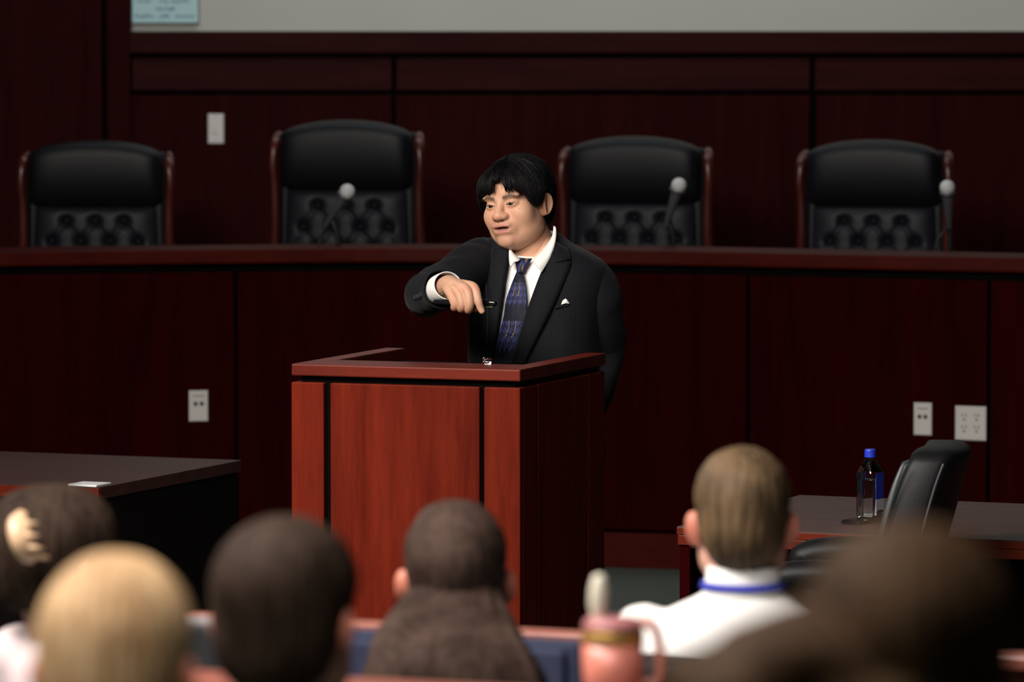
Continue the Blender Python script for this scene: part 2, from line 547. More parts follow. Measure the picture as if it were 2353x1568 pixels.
# ------------------------------------------------------------------ judges' chairs
def judge_chair(label):
    """local: faces -Y, origin on the floor; upper parts are modelled for a back top at 1.30 m"""
    t = thing('judge_chair', label, 'chair', group='high-backed leather chairs behind the bench')
    H = 1.30
    # headrest roll: bulging pad with an arched top
    nx, nz = 33, 23
    rows = []
    for i in range(nz):
        a = -PI * 0.5 + 2 * PI * i / nz
        row = []
        for x in np.linspace(-1, 1, nx):
            top = H - 0.045 * abs(x) ** 2.2
            bot = H - 0.285
            zc, hh = (top + bot) / 2, (top - bot) / 2
            e = max(0.0, 1 - abs(x) ** 9) ** 0.4
            ca, sa = math.cos(a), math.sin(a)
            yy = -0.03 - math.copysign(abs(ca) ** 0.8, ca) * (0.080 if ca > 0 else 0.05) * (0.35 + 0.65 * e)
            row.append((x * 0.272, yy, zc + math.copysign(abs(sa) ** 0.72, sa) * hh * (0.82 + 0.18 * e) + 0.055 * max(0.0, ca) * (1 - sa * sa)))
        rows.append(row)
    rows.append(rows[0])
    V = np.array(rows).reshape(-1, 3)
    F = grid_faces(nz + 1, nx)
    F.append(tuple(i * nx for i in range(nz)))
    F.append(tuple(i * nx + nx - 1 for i in range(nz))[::-1])
    mk('headrest', V, F, M['leather'], t, smooth=True)
    # tufted back cushion
    buttons = [(x, H - 0.345 - 0.088 * r) for r in range(4) for x in ((-0.118, 0.0, 0.118) if r % 2 == 0 else (-0.177, -0.059, 0.059, 0.177))]
    nx, nz = 61, 61
    V = []
    for i in range(nz):
        v = i / (nz - 1)
        z = H - 0.275 - v * 0.46
        hw = 0.252 + 0.02 * v
        for j in range(nx):
            u = -1 + 2 * j / (nx - 1)
            x = u * hw
            e = max(0, 1 - abs(u) ** 6) ** 0.5 * max(0, 1 - abs(2 * v - 1) ** 10) ** 0.5
            y = -0.02 - 0.062 * e
            for bx, bz in buttons:
                d2 = (x - bx) ** 2 + (z - bz) ** 2
                y += 0.034 * math.exp(-d2 / 0.00045) * e
                # diagonal pleats between neighbouring buttons
                for sx in (-1, 1):
                    ux, uz = 0.559 * sx, -0.829
                    s = (x - bx) * ux + (z - bz) * uz
                    dd = (x - bx) * uz - (z - bz) * ux
                    if 0 < s < 0.1:
                        y += 0.009 * math.exp(-dd * dd / 0.00006) * e
            V.append((x, y, z))
    mk('tufted_cushion', np.array(V), grid_faces(nz, nx), M['leather_tuft'], t, smooth=True)
    for bx, bz in buttons[:10]:
        mk('button', *ball((bx, -0.052, bz), (0.011, 0.006, 0.011), 10, 6), M['leather'], t, smooth=True)
    V, F = box(-0.285, 0.285, -0.03, 0.055, 0.46, H - 0.05)
    mk('back_shell', V, F, M['leather'], t, bevel=0.02)
    for s in (-1, 1):
        path = smooth_path([(s * 0.305, 0.04, 0.42), (s * 0.312, 0.0, 0.62), (s * 0.300, -0.028, 0.86), (s * 0.300, -0.038, 1.02), (s * 0.306, -0.045, 1.12), (s * 0.300, -0.03, 1.20), (s * 0.292, 0.03, 1.235)], 6)
        rad = np.interp(np.linspace(0, 1, len(path)), [0, 0.3, 0.6, 0.75, 0.88, 1], [0.024, 0.020, 0.017, 0.020, 0.023, 0.018])
        mk('post', *tube(path, rad, 12), M['chairwood'], t, smooth=True)
        arm = smooth_path([(s * 0.31, 0.0, 0.70), (s * 0.325, -0.2, 0.715), (s * 0.325, -0.40, 0.70), (s * 0.32, -0.44, 0.64), (s * 0.31, -0.34, 0.52)], 6)
        mk('armrest', *tube(arm, 0.024, 12), M['chairwood'], t, smooth=True)
    V, F = box(-0.28, 0.28, -0.52, 0.02, 0.42, 0.53)
    mk('seat', V, F, M['leather'], t, bevel=0.04)
    mk('gas_column', *tube([(0, -0.22, 0.10), (0, -0.22, 0.44)], 0.03, 12), M['darkmetal'], t, smooth=True)
    for k in range(5):
        a = k * 2 * PI / 5
        d = np.array([math.sin(a), math.cos(a), 0])
        c = np.array([0, -0.22, 0])
        leg = mk('leg', *tube([c + d * 0.02 + [0, 0, .11], c + d * 0.30 + [0, 0, .075]], [0.024, 0.018], 10), M['chairwood'], t, smooth=True)
        mk('caster', *ball(c + d * 0.30 + [0, 0, 0.03], 0.03, 10, 7), M['darkmetal'], leg, smooth=True)
    return t


jspots = [(222, 322, 21.35, -3, 'black tufted judge chair furthest from the lectern, against the end wall'),
          (800, 275, 21.45, -8, 'tallest black tufted judge chair, between switch plate and speaker'),
          (1463, 312, 21.35, -12, 'black tufted judge chair just behind the speaker with a microphone in front'),
          (2013, 320, 21.2, -14, 'black tufted judge chair above the wall outlets, microphone at its post')]
proto = judge_chair('x')
for i, (px, py, Y, a, lb) in enumerate(jspots):
    t = proto if i == 0 else copy_tree(proto)
    top = at(px, py, Y)
    t.location = (top[0], Y, 0.35)
    t.rotation_euler = (0, 0, math.radians(a))
    t.scale = (1, 1, (top[2] - 0.35) / 1.30)
    t['label'] = lb

# ------------------------------------------------------------------ microphones on the bench
for i, (hx, hy, bx, by, sx, lb) in enumerate(((798, 440, 762, 497, 777, 'silver-headed microphone leaning over the bench before the tallest chair'),
                                              (1560, 426, 1536, 500, 1548, 'silver-headed microphone on the bench nearest the speaker'),
                                              (2177, 431, 2180, 500, 2183, 'upright silver-headed microphone by the chair post above the outlets'))):
    Y = 20.12
    h, b = at(hx, hy, Y - 0.05), at(bx, by, Y)
    base = at(sx, 640, Y)
    t = thing('microphone', lb, 'microphone', (base[0], Y, 1.09), 'microphones along the bench')
    d = (h - b) / np.linalg.norm(h - b)
    mk('grille', *ball(h, 0.029, 18, 12), M['mic_head'], t, smooth=True)
    V, F = tube([h - d * 0.018, h - d * 0.026], 0.030, 18, round_ends=(False, False))
    mk('band', V, F, M['mic_body'], t, smooth=True)
    mk('handle', *tube([b - d * 0.05, b, h - d * 0.03], [0.011, 0.013, 0.022], 14), M['mic_body'], t, smooth=True)
    mk('stand', *tube([(base[0], Y + 0.02, 1.095), (base[0], Y + 0.02, 1.25), b + [0, 0.015, -0.01]], [0.010, 0.010, 0.013], 10), M['darkmetal'], t, smooth=True)
    mk('stand_base', *lathe([(0.065, 0), (0.065, 0.012), (0.02, 0.022)], 20, (base[0], Y + 0.02, 1.091)), M['darkmetal'], t, smooth=True)
    if i == 0:
        cab = smooth_path([b - d * 0.05, at(738, 545, Y - .02), at(722, 590, Y - .02), (at(715, 590, Y)[0], Y - 0.02, 1.10)], 6)
        mk('cable', *tube(cab, 0.004, 6), M['darkmetal'], t, smooth=True)
    if i == 2:
        cab = smooth_path([b - d * 0.05, at(2172, 530, Y - .02), at(2150, 562, Y - .02), (at(2140, 600, Y)[0], Y - 0.02, 1.10)], 6)
        mk('cable', *tube(cab, 0.004, 6), M['darkmetal'], t, smooth=True)

# ------------------------------------------------------------------ lectern
LP = math.radians(20)
LW, LD, LT = 0.655, 0.70, 1.183
cr = at_z(1195, 850, LT)
lo = cr - np.array([LW * math.cos(LP), -LW * math.sin(LP), 0])
lect = thing('lectern', 'red cherry wood lectern with raised rim in front of the speaker', 'lectern')


def lbox(name, x0, x1, y0, y1, z0, z1, mat, bevel=0.003, parent=lect):
    return mk(name, *box(x0, x1, y0, y1, z0, z1), mat, parent, bevel=bevel)


CT = 0.032                      # cap thickness
NB = LT - CT - 0.017            # top of the body below the shadow gap
# U-shaped rim: wide front ledge and two narrow arms
V = np.array([(0, 0, z) for z in (0,)])
outline = [(0, 0), (LW, 0), (LW, LD), (LW - 0.058, LD), (LW - 0.058, 0.19), (0.058, 0.19), (0.058, LD), (0, LD)]
rings = [[(x, y, z) for x, y in outline] for z in (LT - CT, LT)]
V, F = loft(rings, cap0=False, cap1=False)
for base_i, fl in ((0, True), (8, False)):
    for q in ((0, 1, 4, 5), (1, 2, 3, 4), (0, 5, 6, 7)):
        f = tuple(base_i + k for k in q)
        F.append(f[::-1] if fl else f)
mk('rim', V, F, M['cherry_x'], lect, bevel=0.004)
lbox('shadow_gap', 0.022, LW - 0.022, 0.022, LD - 0.04, NB - 0.02, LT - CT, M['black'], 0)
# front: stile, panel, stile with open grooves
fr = [(0.0, 0.094, 'stile'), (0.113, 0.540, 'front_panel'), (0.553, LW, 'stile')]
for x0, x1, nm in fr:
    lbox(nm, x0, x1, 0.0, 0.022, 0.0, NB, M['cherry'])
lbox('carcass_front', 0.004, LW - 0.004, 0.0165, 0.03, 0.0, NB - 0.003, M['black'], 0)
for side_x, sgn in ((LW, 1), (0.0, -1)):
    for y0, y1, nm in ((0.022, 0.135, 'stile'), (0.145, 0.545, 'side_panel'), (0.552, LD - 0.01, 'stile')):
        a, b = (side_x - 0.02, side_x) if sgn > 0 else (side_x, side_x + 0.02)
        lbox(nm, a, b, y0, y1, 0.0, NB, M['cherry'])
    a, b = (side_x - 0.024, side_x - 0.006) if sgn > 0 else (side_x + 0.006, side_x + 0.024)
    lbox('carcass_side', a, b, 0.03, LD - 0.014, 0.0, NB - 0.003, M['black'], 0)
# sloping reading board inside the rim and a shelf below
V, F = box(0.03, LW - 0.03, 0.15, LD - 0.02, 0, 0.018)
V[:, 2] += 1.11 - (V[:, 1] - 0.15) * 0.16
mk('reading_board', V, F, M['cherry_x'], lect, bevel=0.002)
lbox('shelf', 0.03, LW - 0.03, 0.03, LD - 0.05, 0.55, 0.57, M['cherry_x'])
for x0 in (0.020, LW - 0.038):
    lbox('rim_wall', x0, x0 + 0.018, 0.15, LD - 0.01, NB - 0.12, LT - CT, M['cherry'], 0.002)
lect.location = (lo[0], lo[1], 0)
lect.rotation_euler = (0, 0, -LP)

# binder clip standing at the back edge of the lectern ledge
cpos = at_z(1122, 838, LT)
cl = thing('binder_clip', 'small silver binder clip on the lectern ledge below the tie', 'clip', cpos)
V, F = loft([[cpos + np.array([x, y, z]) for x, z in ((-.003, 0), (.003, 0), (.0006, .008), (-.0006, .008))] for y in (-.009, .009)])
V = cpos + rot_z(V - cpos, 1.2)
mk('spring_body', V, F, M['gloss_black'], cl)
for dz in (0.002, 0.012):
    p = smooth_path([cpos + np.array(q) for q in ((0.010, 0.004, dz), (0.002, -0.002, dz + .004), (-0.006, -0.003, dz + .003), (-0.012, -0.005, dz + 0.006), (-0.015, 0.0, dz + .003), (-0.012, 0.004, dz), (-0.004, 0.003, dz + .001), (0.010, 0.009, dz))], 5)
    mk('wire_handle', *tube(p, 0.0017, 8), M['chrome'], cl, smooth=True)

# ------------------------------------------------------------------ tables
def table(label, corner_px, corner, length, depth, to_right, yaw, two_step):
    """corner: the front corner nearest the lectern; local x runs away from it"""
    c = at_z(*corner_px, 0.75)
    t = thing('counsel_table', label, 'table')
    s = 1 if to_right else -1
    X = lambda a, b: (min(s * a, s * b), max(s * a, s * b))
    th = 0.036
    x0, x1 = X(0, length)
    if two_step:
        mk('top', *box(x0, x1, 0, depth, 0.75 - 0.022, 0.75), M['tablewood'], t, bevel=0.002)
        mk('edge_band', *box(x0, x1, -0.001, 0.02, 0.75 - 0.022, 0.7465), M['tableedge'], t, bevel=0.001)
        mk('front_apron', *box(*X(0.002, length - 0.002), 0.0015, depth - 0.002, 0.70, 0.7265), M['tableedge'], t, bevel=0.002)
    else:
        mk('top', *box(x0, x1, 0, depth, 0.75 - th, 0.75), M['tablewood'], t, bevel=0.002)
        mk('edge_band', *box(*X(-0.001, length), -0.001, 0.02, 0.75 - th, 0.7465), M['tableedge'], t, bevel=0.001)
    for a in (0.004, length - 0.034):
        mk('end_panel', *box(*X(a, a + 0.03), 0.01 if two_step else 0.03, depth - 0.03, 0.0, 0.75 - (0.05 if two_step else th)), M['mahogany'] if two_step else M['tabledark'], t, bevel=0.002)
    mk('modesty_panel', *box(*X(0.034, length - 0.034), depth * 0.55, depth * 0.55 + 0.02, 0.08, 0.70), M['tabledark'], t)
    t.location = (c[0], c[1], 0)
    t.rotation_euler = (0, 0, -yaw)
    return t


tl = table('dark wooden table with a white card on it, beside the lectern', (226, 1121), None, 2.6, 0.98, False, math.radians(22), False)
tr = table('dark wooden table carrying the water bottle and phone', (1555, 1210), None, 2.6, 0.97, True, math.radians(23), True)

c = at_z(206, 1116, 0.75)
V, F = box(-0.046, 0.046, -0.048, 0.048, 0, 0.006)
V = rot_z(V, -math.radians(22)) + c + [0, 0, 0.0005]
tag(mk('name_card', V, F, M['white'], bevel=0.001), 'small white card lying near the corner of the table', 'card')

# phone under and in front of the bottle
pc = at_z(1989, 1200, 0.75)
ph = thing('phone', 'black phone lying flat under the water bottle', 'phone', pc)
th = np.linspace(0, 2 * PI, 48, endpoint=False)
sup = lambda t, a, b, e: np.stack([a * np.sign(np.cos(t)) * np.abs(np.cos(t)) ** e, b * np.sign(np.sin(t)) * np.abs(np.sin(t)) ** e], 1)
rings = []
for ins, z in ((0.002, 0.0), (0, 0.002), (0, 0.007), (0.002, 0.009)):
    q = sup(th, 0.037 - ins, 0.075 - ins, 0.3)
    rings.append(np.column_stack([q, np.full(48, z)]))
V, F = loft(rings)
mk('case', rot_z(V, -math.radians(38)) + pc + [0, 0, .0005], F, M['gloss_black'], ph, smooth=False)
q = sup(th, 0.033, 0.071, 0.3)
V, F = loft([np.column_stack([q, np.full(48, z)]) for z in (0.009, 0.0094)])
mk('screen', rot_z(V, -math.radians(38)) + pc + [0, 0, .0005], F, M['gloss_black'], ph)

# water bottle: square body, tapered shoulder, blue cap
M['pet'], nt, b = new_mat('clear_plastic')
nt.nodes.remove(b)
tr_ = nt.nodes.new('ShaderNodeBsdfTransparent')
gl_ = nt.nodes.new('ShaderNodeBsdfGlossy')
gl_.inputs['Roughness'].default_value = 0.06
lw_ = nt.nodes.new('ShaderNodeLayerWeight')
lw_.inputs['Blend'].default_value = 0.38
mx_ = nt.nodes.new('ShaderNodeMixShader')
nt.links.new(lw_.outputs['Fresnel'], mx_.inputs[0])
nt.links.new(tr_.outputs[0], mx_.inputs[1])
nt.links.new(gl_.outputs[0], mx_.inputs[2])
nt.links.new(mx_.outputs[0], nt.nodes['Material Output'].inputs[0])
M['water'], nt, b = new_mat('water')
b.inputs['Base Color'].default_value = (1, 1, 1, 1)
b.inputs['Transmission Weight'].default_value = 1.0
b.inputs['Roughness'].default_value = 0.0
b.inputs['IOR'].default_value = 1.33
M['cap_blue'] = plain('blue_cap', (0.015, 0.04, 0.52), 0.4)
M['label_blue'] = plain('label_blue', (0.02, 0.05, 0.50), 0.4, noise_amt=0.3, nscale=25)
M['label_violet'] = plain('label_violet', (0.10, 0.07, 0.42), 0.4, noise_amt=0.5, nscale=45)
M['label_white'] = plain('label_white', (0.62, 0.60, 0.72), 0.5)
bp = at_z(1999, 1190, 0.7595)
bp[2] = 0.7600
bt = thing('water_bottle', 'clear square water bottle with bright blue cap standing on the phone', 'bottle', bp)
BH = 0.186


def bottle_ring(a, z, e):
    q = sup(th + 0.001, a, a, e)
    q = np.column_stack([q, np.full(48, z)])
    return rot_z(q, math.radians(-33)) + bp


prof = [(0.026, 0.001, .35), (0.0295, 0.006, .28), (0.0295, 0.05, .28), (0.0295, 0.122, .28), (0.0275, 0.127, .35), (0.017, 0.152, .75), (0.0125, 0.159, 1.0), (0.0125, 0.163, 1.0)]
mk('bottle_wall', *loft([bottle_ring(*p) for p in prof]), M['pet'], bt, smooth=False, bevel=0)
mk('water', *loft([bottle_ring(a, z, e) for a, z, e in ((0.0255, 0.004, .35), (0.0285, 0.008, .28), (0.0285, 0.104, .28))]), M['water'], bt)
cp = [(0.0125, 0.163), (0.0158, 0.164), (0.0158, 0.182), (0.0140, BH), (0.001, BH)]
mk('cap', *lathe(cp, 30, bp), M['cap_blue'], bt, smooth=False, bevel=0.0008)
for (cx, nx_, hw, z0, z1, mt, nm) in ((1, 0, 0.021, 0.052, 0.122, 'label_blue', 'label_blue'), (1, 0, 0.021, 0.022, 0.052, 'label_white', 'label_white')):
    V, F = box(0.0297, 0.0303, -hw, hw, z0, z1)
    mk('side_label', rot_z(V, math.radians(-33)) + bp, F, M[mt], bt)
V, F = box(0.0297, 0.0303, -0.004, 0.020, 0.01, 0.105)
mk('side_label', rot_z(V, math.radians(147)) + bp, F, M['label_violet'], bt)

# ------------------------------------------------------------------ black office chair at the table
oc = thing('office_chair', 'black leather office chair seen from its side at the right table', 'chair')
prof_back = smooth_path([(0.0, 0.42), (0.012, 0.55), (0.038, 0.70), (0.072, 0.84), (0.100, 0.94), (0.122, 1.000)], 6)     # (rearward, z)
half = 0.25
rings = []
for k, (r, z) in enumerate(prof_back):
    f = k / (len(prof_back) - 1)
    w = half * (0.92 + 0.08 * math.sin(f * PI)) - 0.02 * f
    tk = 0.048 + 0.020 * math.sin(f * PI * 0.75)
    tt = np.linspace(0, 2 * PI, 40, endpoint=False)
    q = sup(tt, 0.5, 0.5, 0.42)
    rings.append([(a * 2 * w, r + b * 2 * tk + (0.05 * (a * 2) ** 2 * -0.5), z) for a, b in q])
top = np.array(rings[-1])
cen = top.mean(0)
for s, dz in ((0.93, 0.014), (0.78, 0.022), (0.4, 0.026)):
    rings.append((cen + (top - cen) * [s, s, 1] + [0, 0, dz]).tolist())
mk('backrest', *loft(rings), M['chair_black'], oc, smooth=True)
pad = []
for k, (r, z) in enumerate(prof_back[3:-1]):
    f = (k + 3) / (len(prof_back) - 1)
    w = half * (0.90 + 0.08 * math.sin(f * PI)) - 0.02 * f
    tk = 0.048 + 0.020 * math.sin(f * PI * 0.75)
    q = sup(tt, 0.5, 0.5, 0.42)
    pad.append([(a * 2 * w, r - tk * 0.80 + b * 0.04 - 0.025 * (a * 2) ** 2, z) for a, b in q])
mk('front_pad', *loft(pad), M['leather_sheen'], oc, smooth=True)
for s in (-1, 1):
    for q in (0.36, -0.40):
        pth = [(s * half * (0.985 if abs(q) < 0.38 else 0.97), r + q * 0.13 - 0.025, z) for r, z in prof_back[2:-1]]
        mk('piping', *tube(pth, 0.003, 6), M['piping'], oc, smooth=True)
mk('seat', *box(-0.26, 0.26, -0.50, 0.02, 0.40, 0.50), M['chair_black'], oc, bevel=0.04)
for s in (-1, 1):
    pth = smooth_path([(s * 0.29, 0.03, 0.60), (s * 0.295, -0.03, 0.695), (s * 0.295, -0.12, 0.715), (s * 0.295, -0.26, 0.705), (s * 0.29, -0.29, 0.66), (s * 0.28, -0.20, 0.50)], 6)
    mk('armrest', *tube(pth, np.interp(np.linspace(0, 1, len(pth)), [0, .2, .7, .8, 1], [.03, .044, .044, .03, .022]), 16, 0.85), M['chair_black'], oc, smooth=True)
mk('gas_column', *tube([(0, -0.22, 0.10), (0, -0.22, 0.42)], 0.028, 12), M['darkmetal'], oc, smooth=True)
for k in range(5):
    a = k * 2 * PI / 5
    d = np.array([math.sin(a), math.cos(a), 0])
    c = np.array([0, -0.22, 0])
    lg = mk('leg', *tube([c + d * 0.02 + [0, 0, .11], c + d * 0.28 + [0, 0, .075]], [0.022, 0.016], 10), M['darkmetal'], oc, smooth=True)
    mk('caster', *ball(c + d * 0.28 + [0, 0, 0.03], 0.03, 10, 7), M['darkmetal'], lg, smooth=True)
q = at(2064, 1290, 13.35)
oc.location = (q[0], 13.35, 0)
oc.rotation_euler = (0, 0, math.radians(-101))

# ------------------------------------------------------------------ gallery: bar rail, ledge, seats
GY = math.radians(22)
gd = np.array([math.cos(GY), -math.sin(GY), 0])       # along the rows, to the right and nearer
gn = np.array([math.sin(GY), math.cos(GY), 0])        # towards the bench


def row_box(name, c, x0, x1, y0, y1, z0, z1, mat, parent, bevel=0.004):
    V, F = box(x0, x1, y0, y1, z0, z1)
    V = np.outer(V[:, 0], gd) + np.outer(V[:, 1], gn) + np.outer(V[:, 2], [0, 0, 1]) + np.array([c[0], c[1], 0])
    return mk(name, V, F, mat, parent, bevel=bevel)


rc = at(1270, 1446, 10.0)
rail = thing('bar_rail', 'reddish wooden rail dividing the gallery from the court well', 'railing', (rc[0], rc[1], 0))
row_box('top_rail', rc, -0.78, 2.2, -0.05, 0.02, rc[2] - 0.03, rc[2], M['railwood'], rail, 0.008)
for k in range(3):
    x = -0.76 + k * 0.98
    row_box('panel', rc, x, x + 0.96, -0.03, 0.0, 0.08, rc[2] - 0.03, M['mahogany'], rail, 0.003)
row_box('base_board', rc, -0.78, 2.2, -0.04, 0.005, 0.0, 0.08, M['mahogany_x'], rail)
lc = at(515, 1541, 7.3)
ledge = thing('gallery_ledge', 'reddish wooden ledge carrying the salmon travel mug', 'ledge', (lc[0], lc[1], 0.2))
row_box('top_board', lc, -0.07, 1.6, -0.115, 0.0, lc[2] - 0.022, lc[2], M['railwood'], ledge, 0.006)
row_box('front_panel', lc, -0.07, 1.6, -0.045, -0.02, 0.2, lc[2] - 0.022, M['mahogany'], ledge)

M['seat_navy'] = plain('navy_seat_fabric', (0.012, 0.016, 0.045), 0.8, bump=0.3, nscale=300)
M['seat_char'] = plain('charcoal_seat_fabric', (0.006, 0.0065, 0.008), 0.8, bump=0.3, nscale=300)
M['seat_edge'] = plain('seat_edge_plastic', (0.20, 0.18, 0.18), 0.35)


def gallery_chair(label, px, py, Y, w, mat, floor, rim):
    c = at(px, py, Y)
    z = c[2]
    t = thing('gallery_chair', label, 'chair', (c[0], c[1], floor), 'upholstered chairs of the gallery')
    sz = floor + 0.45
    row_box('backrest', c, -w / 2, w / 2, -0.035, 0.035, sz + 0.06, z - 0.006, mat, t, 0.03)
    row_box('back_rim', c, -w / 2 - 0.004, w / 2 + 0.004, -0.045, -0.02, sz, z, rim, t, 0.010)
    row_box('back_upholstery', c, -w / 2 + 0.02, w / 2 - 0.02, -0.058, -0.04, sz + 0.03, z - 0.014, mat, t, 0.008)
    row_box('seat', c, -w / 2, w / 2, 0.02, 0.46, sz - 0.07, sz, mat, t, 0.025)
    for s in (-1, 1):
        for y in (0.0, 0.40):
            row_box('leg', c, s * (w / 2 - 0.03) - 0.014, s * (w / 2 - 0.03) + 0.014, y - 0.012, y + 0.016, floor, sz - 0.06, M['darkmetal'], t, 0.004)
    return t


gallery_chair('empty dark gallery chair with pale rim, between blond and dark-haired heads', 503, 1412, 8.62, 0.19, M['seat_char'], 0.0, M['seat_edge'])
gallery_chair('navy gallery chair under the woman with long loose hair', 1062, 1452, 8.42, 0.44, M['seat_navy'], 0.0, M['seat_navy'])
gallery_chair('charcoal gallery chair holding the man in the white shirt', 1700, 1506, 8.80, 0.46, M['seat_char'], 0.0, M['seat_char'])

# ================================================================== people
def smin(a, b, k):
    h = np.clip(0.5 + 0.5 * (b - a) / k, 0, 1)
    return b * (1 - h) + a * h - k * h * (1 - h)


def ell(p, c, r):
    q = p - np.asarray(c, float)
    r = np.asarray(r, float)
    k0 = np.linalg.norm(q / r, axis=-1)
    k1 = np.linalg.norm(q / (r * r), axis=-1) + 1e-9
    return k0 * (k0 - 1.0) / k1


def cap_sdf(p, a, b, ra, rb):
    a, b = np.asarray(a, float), np.asarray(b, float)
    pa, ba = p - a, b - a
    h = np.clip((pa @ ba) / ba.dot(ba), 0, 1)
    return np.linalg.norm(pa - h[..., None] * ba, axis=-1) - (ra + (rb - ra) * h)


def both(f, p, c, *rest):
    """mirrored pair"""
    q = p.copy()
    q[..., 0] = np.abs(q[..., 0])
    return f(q, c, *rest)


def head_sdf(p, det=True):
    """head in its own frame: face towards -Y, own left side +X, up +Z, metres"""
    d = ell(p, (0, .014, .036), (.0775, .097, .084))
    d = smin(d, ell(p, (0, -.022, -.040), (.068, .066, .078)), .03)
    d = smin(d, ell(p, (0, -.064, -.092), (.038, .034, .028)), .025)            # chin
    d = smin(d, ell(p, (0, -.025, -.098), (.050, .050, .026)), .025)            # fullness below the chin
    d = smin(d, both(ell, p, (.046, -.022, -.068), (.029, .046, .036)), .028)     # jaw corner
    if det:
        d = smin(d, both(ell, p, (.043, -.056, -.028), (.032, .029, .032)), .022)  # cheek
        d = smin(d, both(ell, p, (.030, -.0740, .026), (.030, .014, .010)), .018)   # brow ridge
        d = smin(d, ell(p, (0, -.083, -.058), (.035, .022, .028)), .018)           # muzzle
        d = -smin(-d, both(ell, p, (.034, -.101, .005), (.021, .014, .011)), .012)  # eye socket
        d = smin(d, both(ell, p, (.0335, -.0745, .003), (.0180, .0148, .0125)), .006)  # lids
        d = smin(d, cap_sdf(p, (0, -.083, .012), (0, -.1025, -.020), .0085, .0125), .013)
        d = smin(d, ell(p, (0, -.1045, -.0255), (.0158, .0140, .0115)), .010)
        d = smin(d, both(ell, p, (.0155, -.0960, -.0278), (.0098, .0125, .0088)), .008)
        d = -smin(-d, both(ell, p, (.0085, -.103, -.0375), (.0050, .0065, .0038)), .003)  # nostril
        d = smin(d, ell(p, (0, -.0985, -.0515), (.0285, .0080, .0050)), .008)      # upper lip
        d = smin(d, ell(p, (0, -.0960, -.0705), (.0240, .0082, .0052)), .008)      # lower lip
        d = -smin(-d, ell(p, (0, -.104, -.0610), (.0240, .0160, .0060)), .003)     # open mouth
        d = smin(d, ell(p, (0, -.090, -.098), (.021, .012, .013)), .012)           # chin pad
    return d


def radial_surface(sdf, dirs, r0=0.155, r1=0.045, steps=44):
    R = np.full(len(dirs), r1)
    found = np.zeros(len(dirs), bool)
    lo, hi = np.full(len(dirs), r1), np.full(len(dirs), r0)
    prev = r0
    for r in np.linspace(r0, r1, steps):
        s = sdf(dirs * r)
        hit = (~found) & (s < 0)
        lo[hit], hi[hit] = r, prev
        found |= hit
        prev = r
    for _ in range(9):
        m = 0.5 * (lo + hi)
        s = sdf(dirs * m[:, None])
        ins = s < 0
        lo = np.where(ins, m, lo)
        hi = np.where(ins, hi, m)
    return 0.5 * (lo + hi)


def dens(n, dens_f, a, b):
    """n samples over [a, b], denser where dens_f is high"""
    x = np.linspace(a, b, 4000)
    c = np.cumsum(dens_f(x))
    c = (c - c[0]) / (c[-1] - c[0])
    return np.interp(np.linspace(0, 1, n), c, x)


CEN = np.array([0, -0.01, -0.01])      # ray centre inside the head


def dir_grid(nt_, npx, front=5.0):
    az = dens(npx + 1, lambda a: 1 + front * np.exp(-(a / 0.75) ** 2), -PI, PI)[:-1]
    el = dens(nt_, lambda e: 1 + (front * 0.9) * np.exp(-((e + 0.22) / 0.5) ** 2), -PI / 2 + 0.02, PI / 2 - 0.02)
    A, E = np.meshgrid(az, el)
    D = np.stack([np.sin(A) * np.cos(E), -np.cos(A) * np.cos(E), np.sin(E)], -1)
    return D.reshape(-1, 3), A.ravel(), E.ravel()


def sstep(a, b, x):
    t = np.clip((x - a) / (b - a), 0, 1)
    return t * t * (3 - 2 * t)


EYE = (.0335, -.0735, .0035)


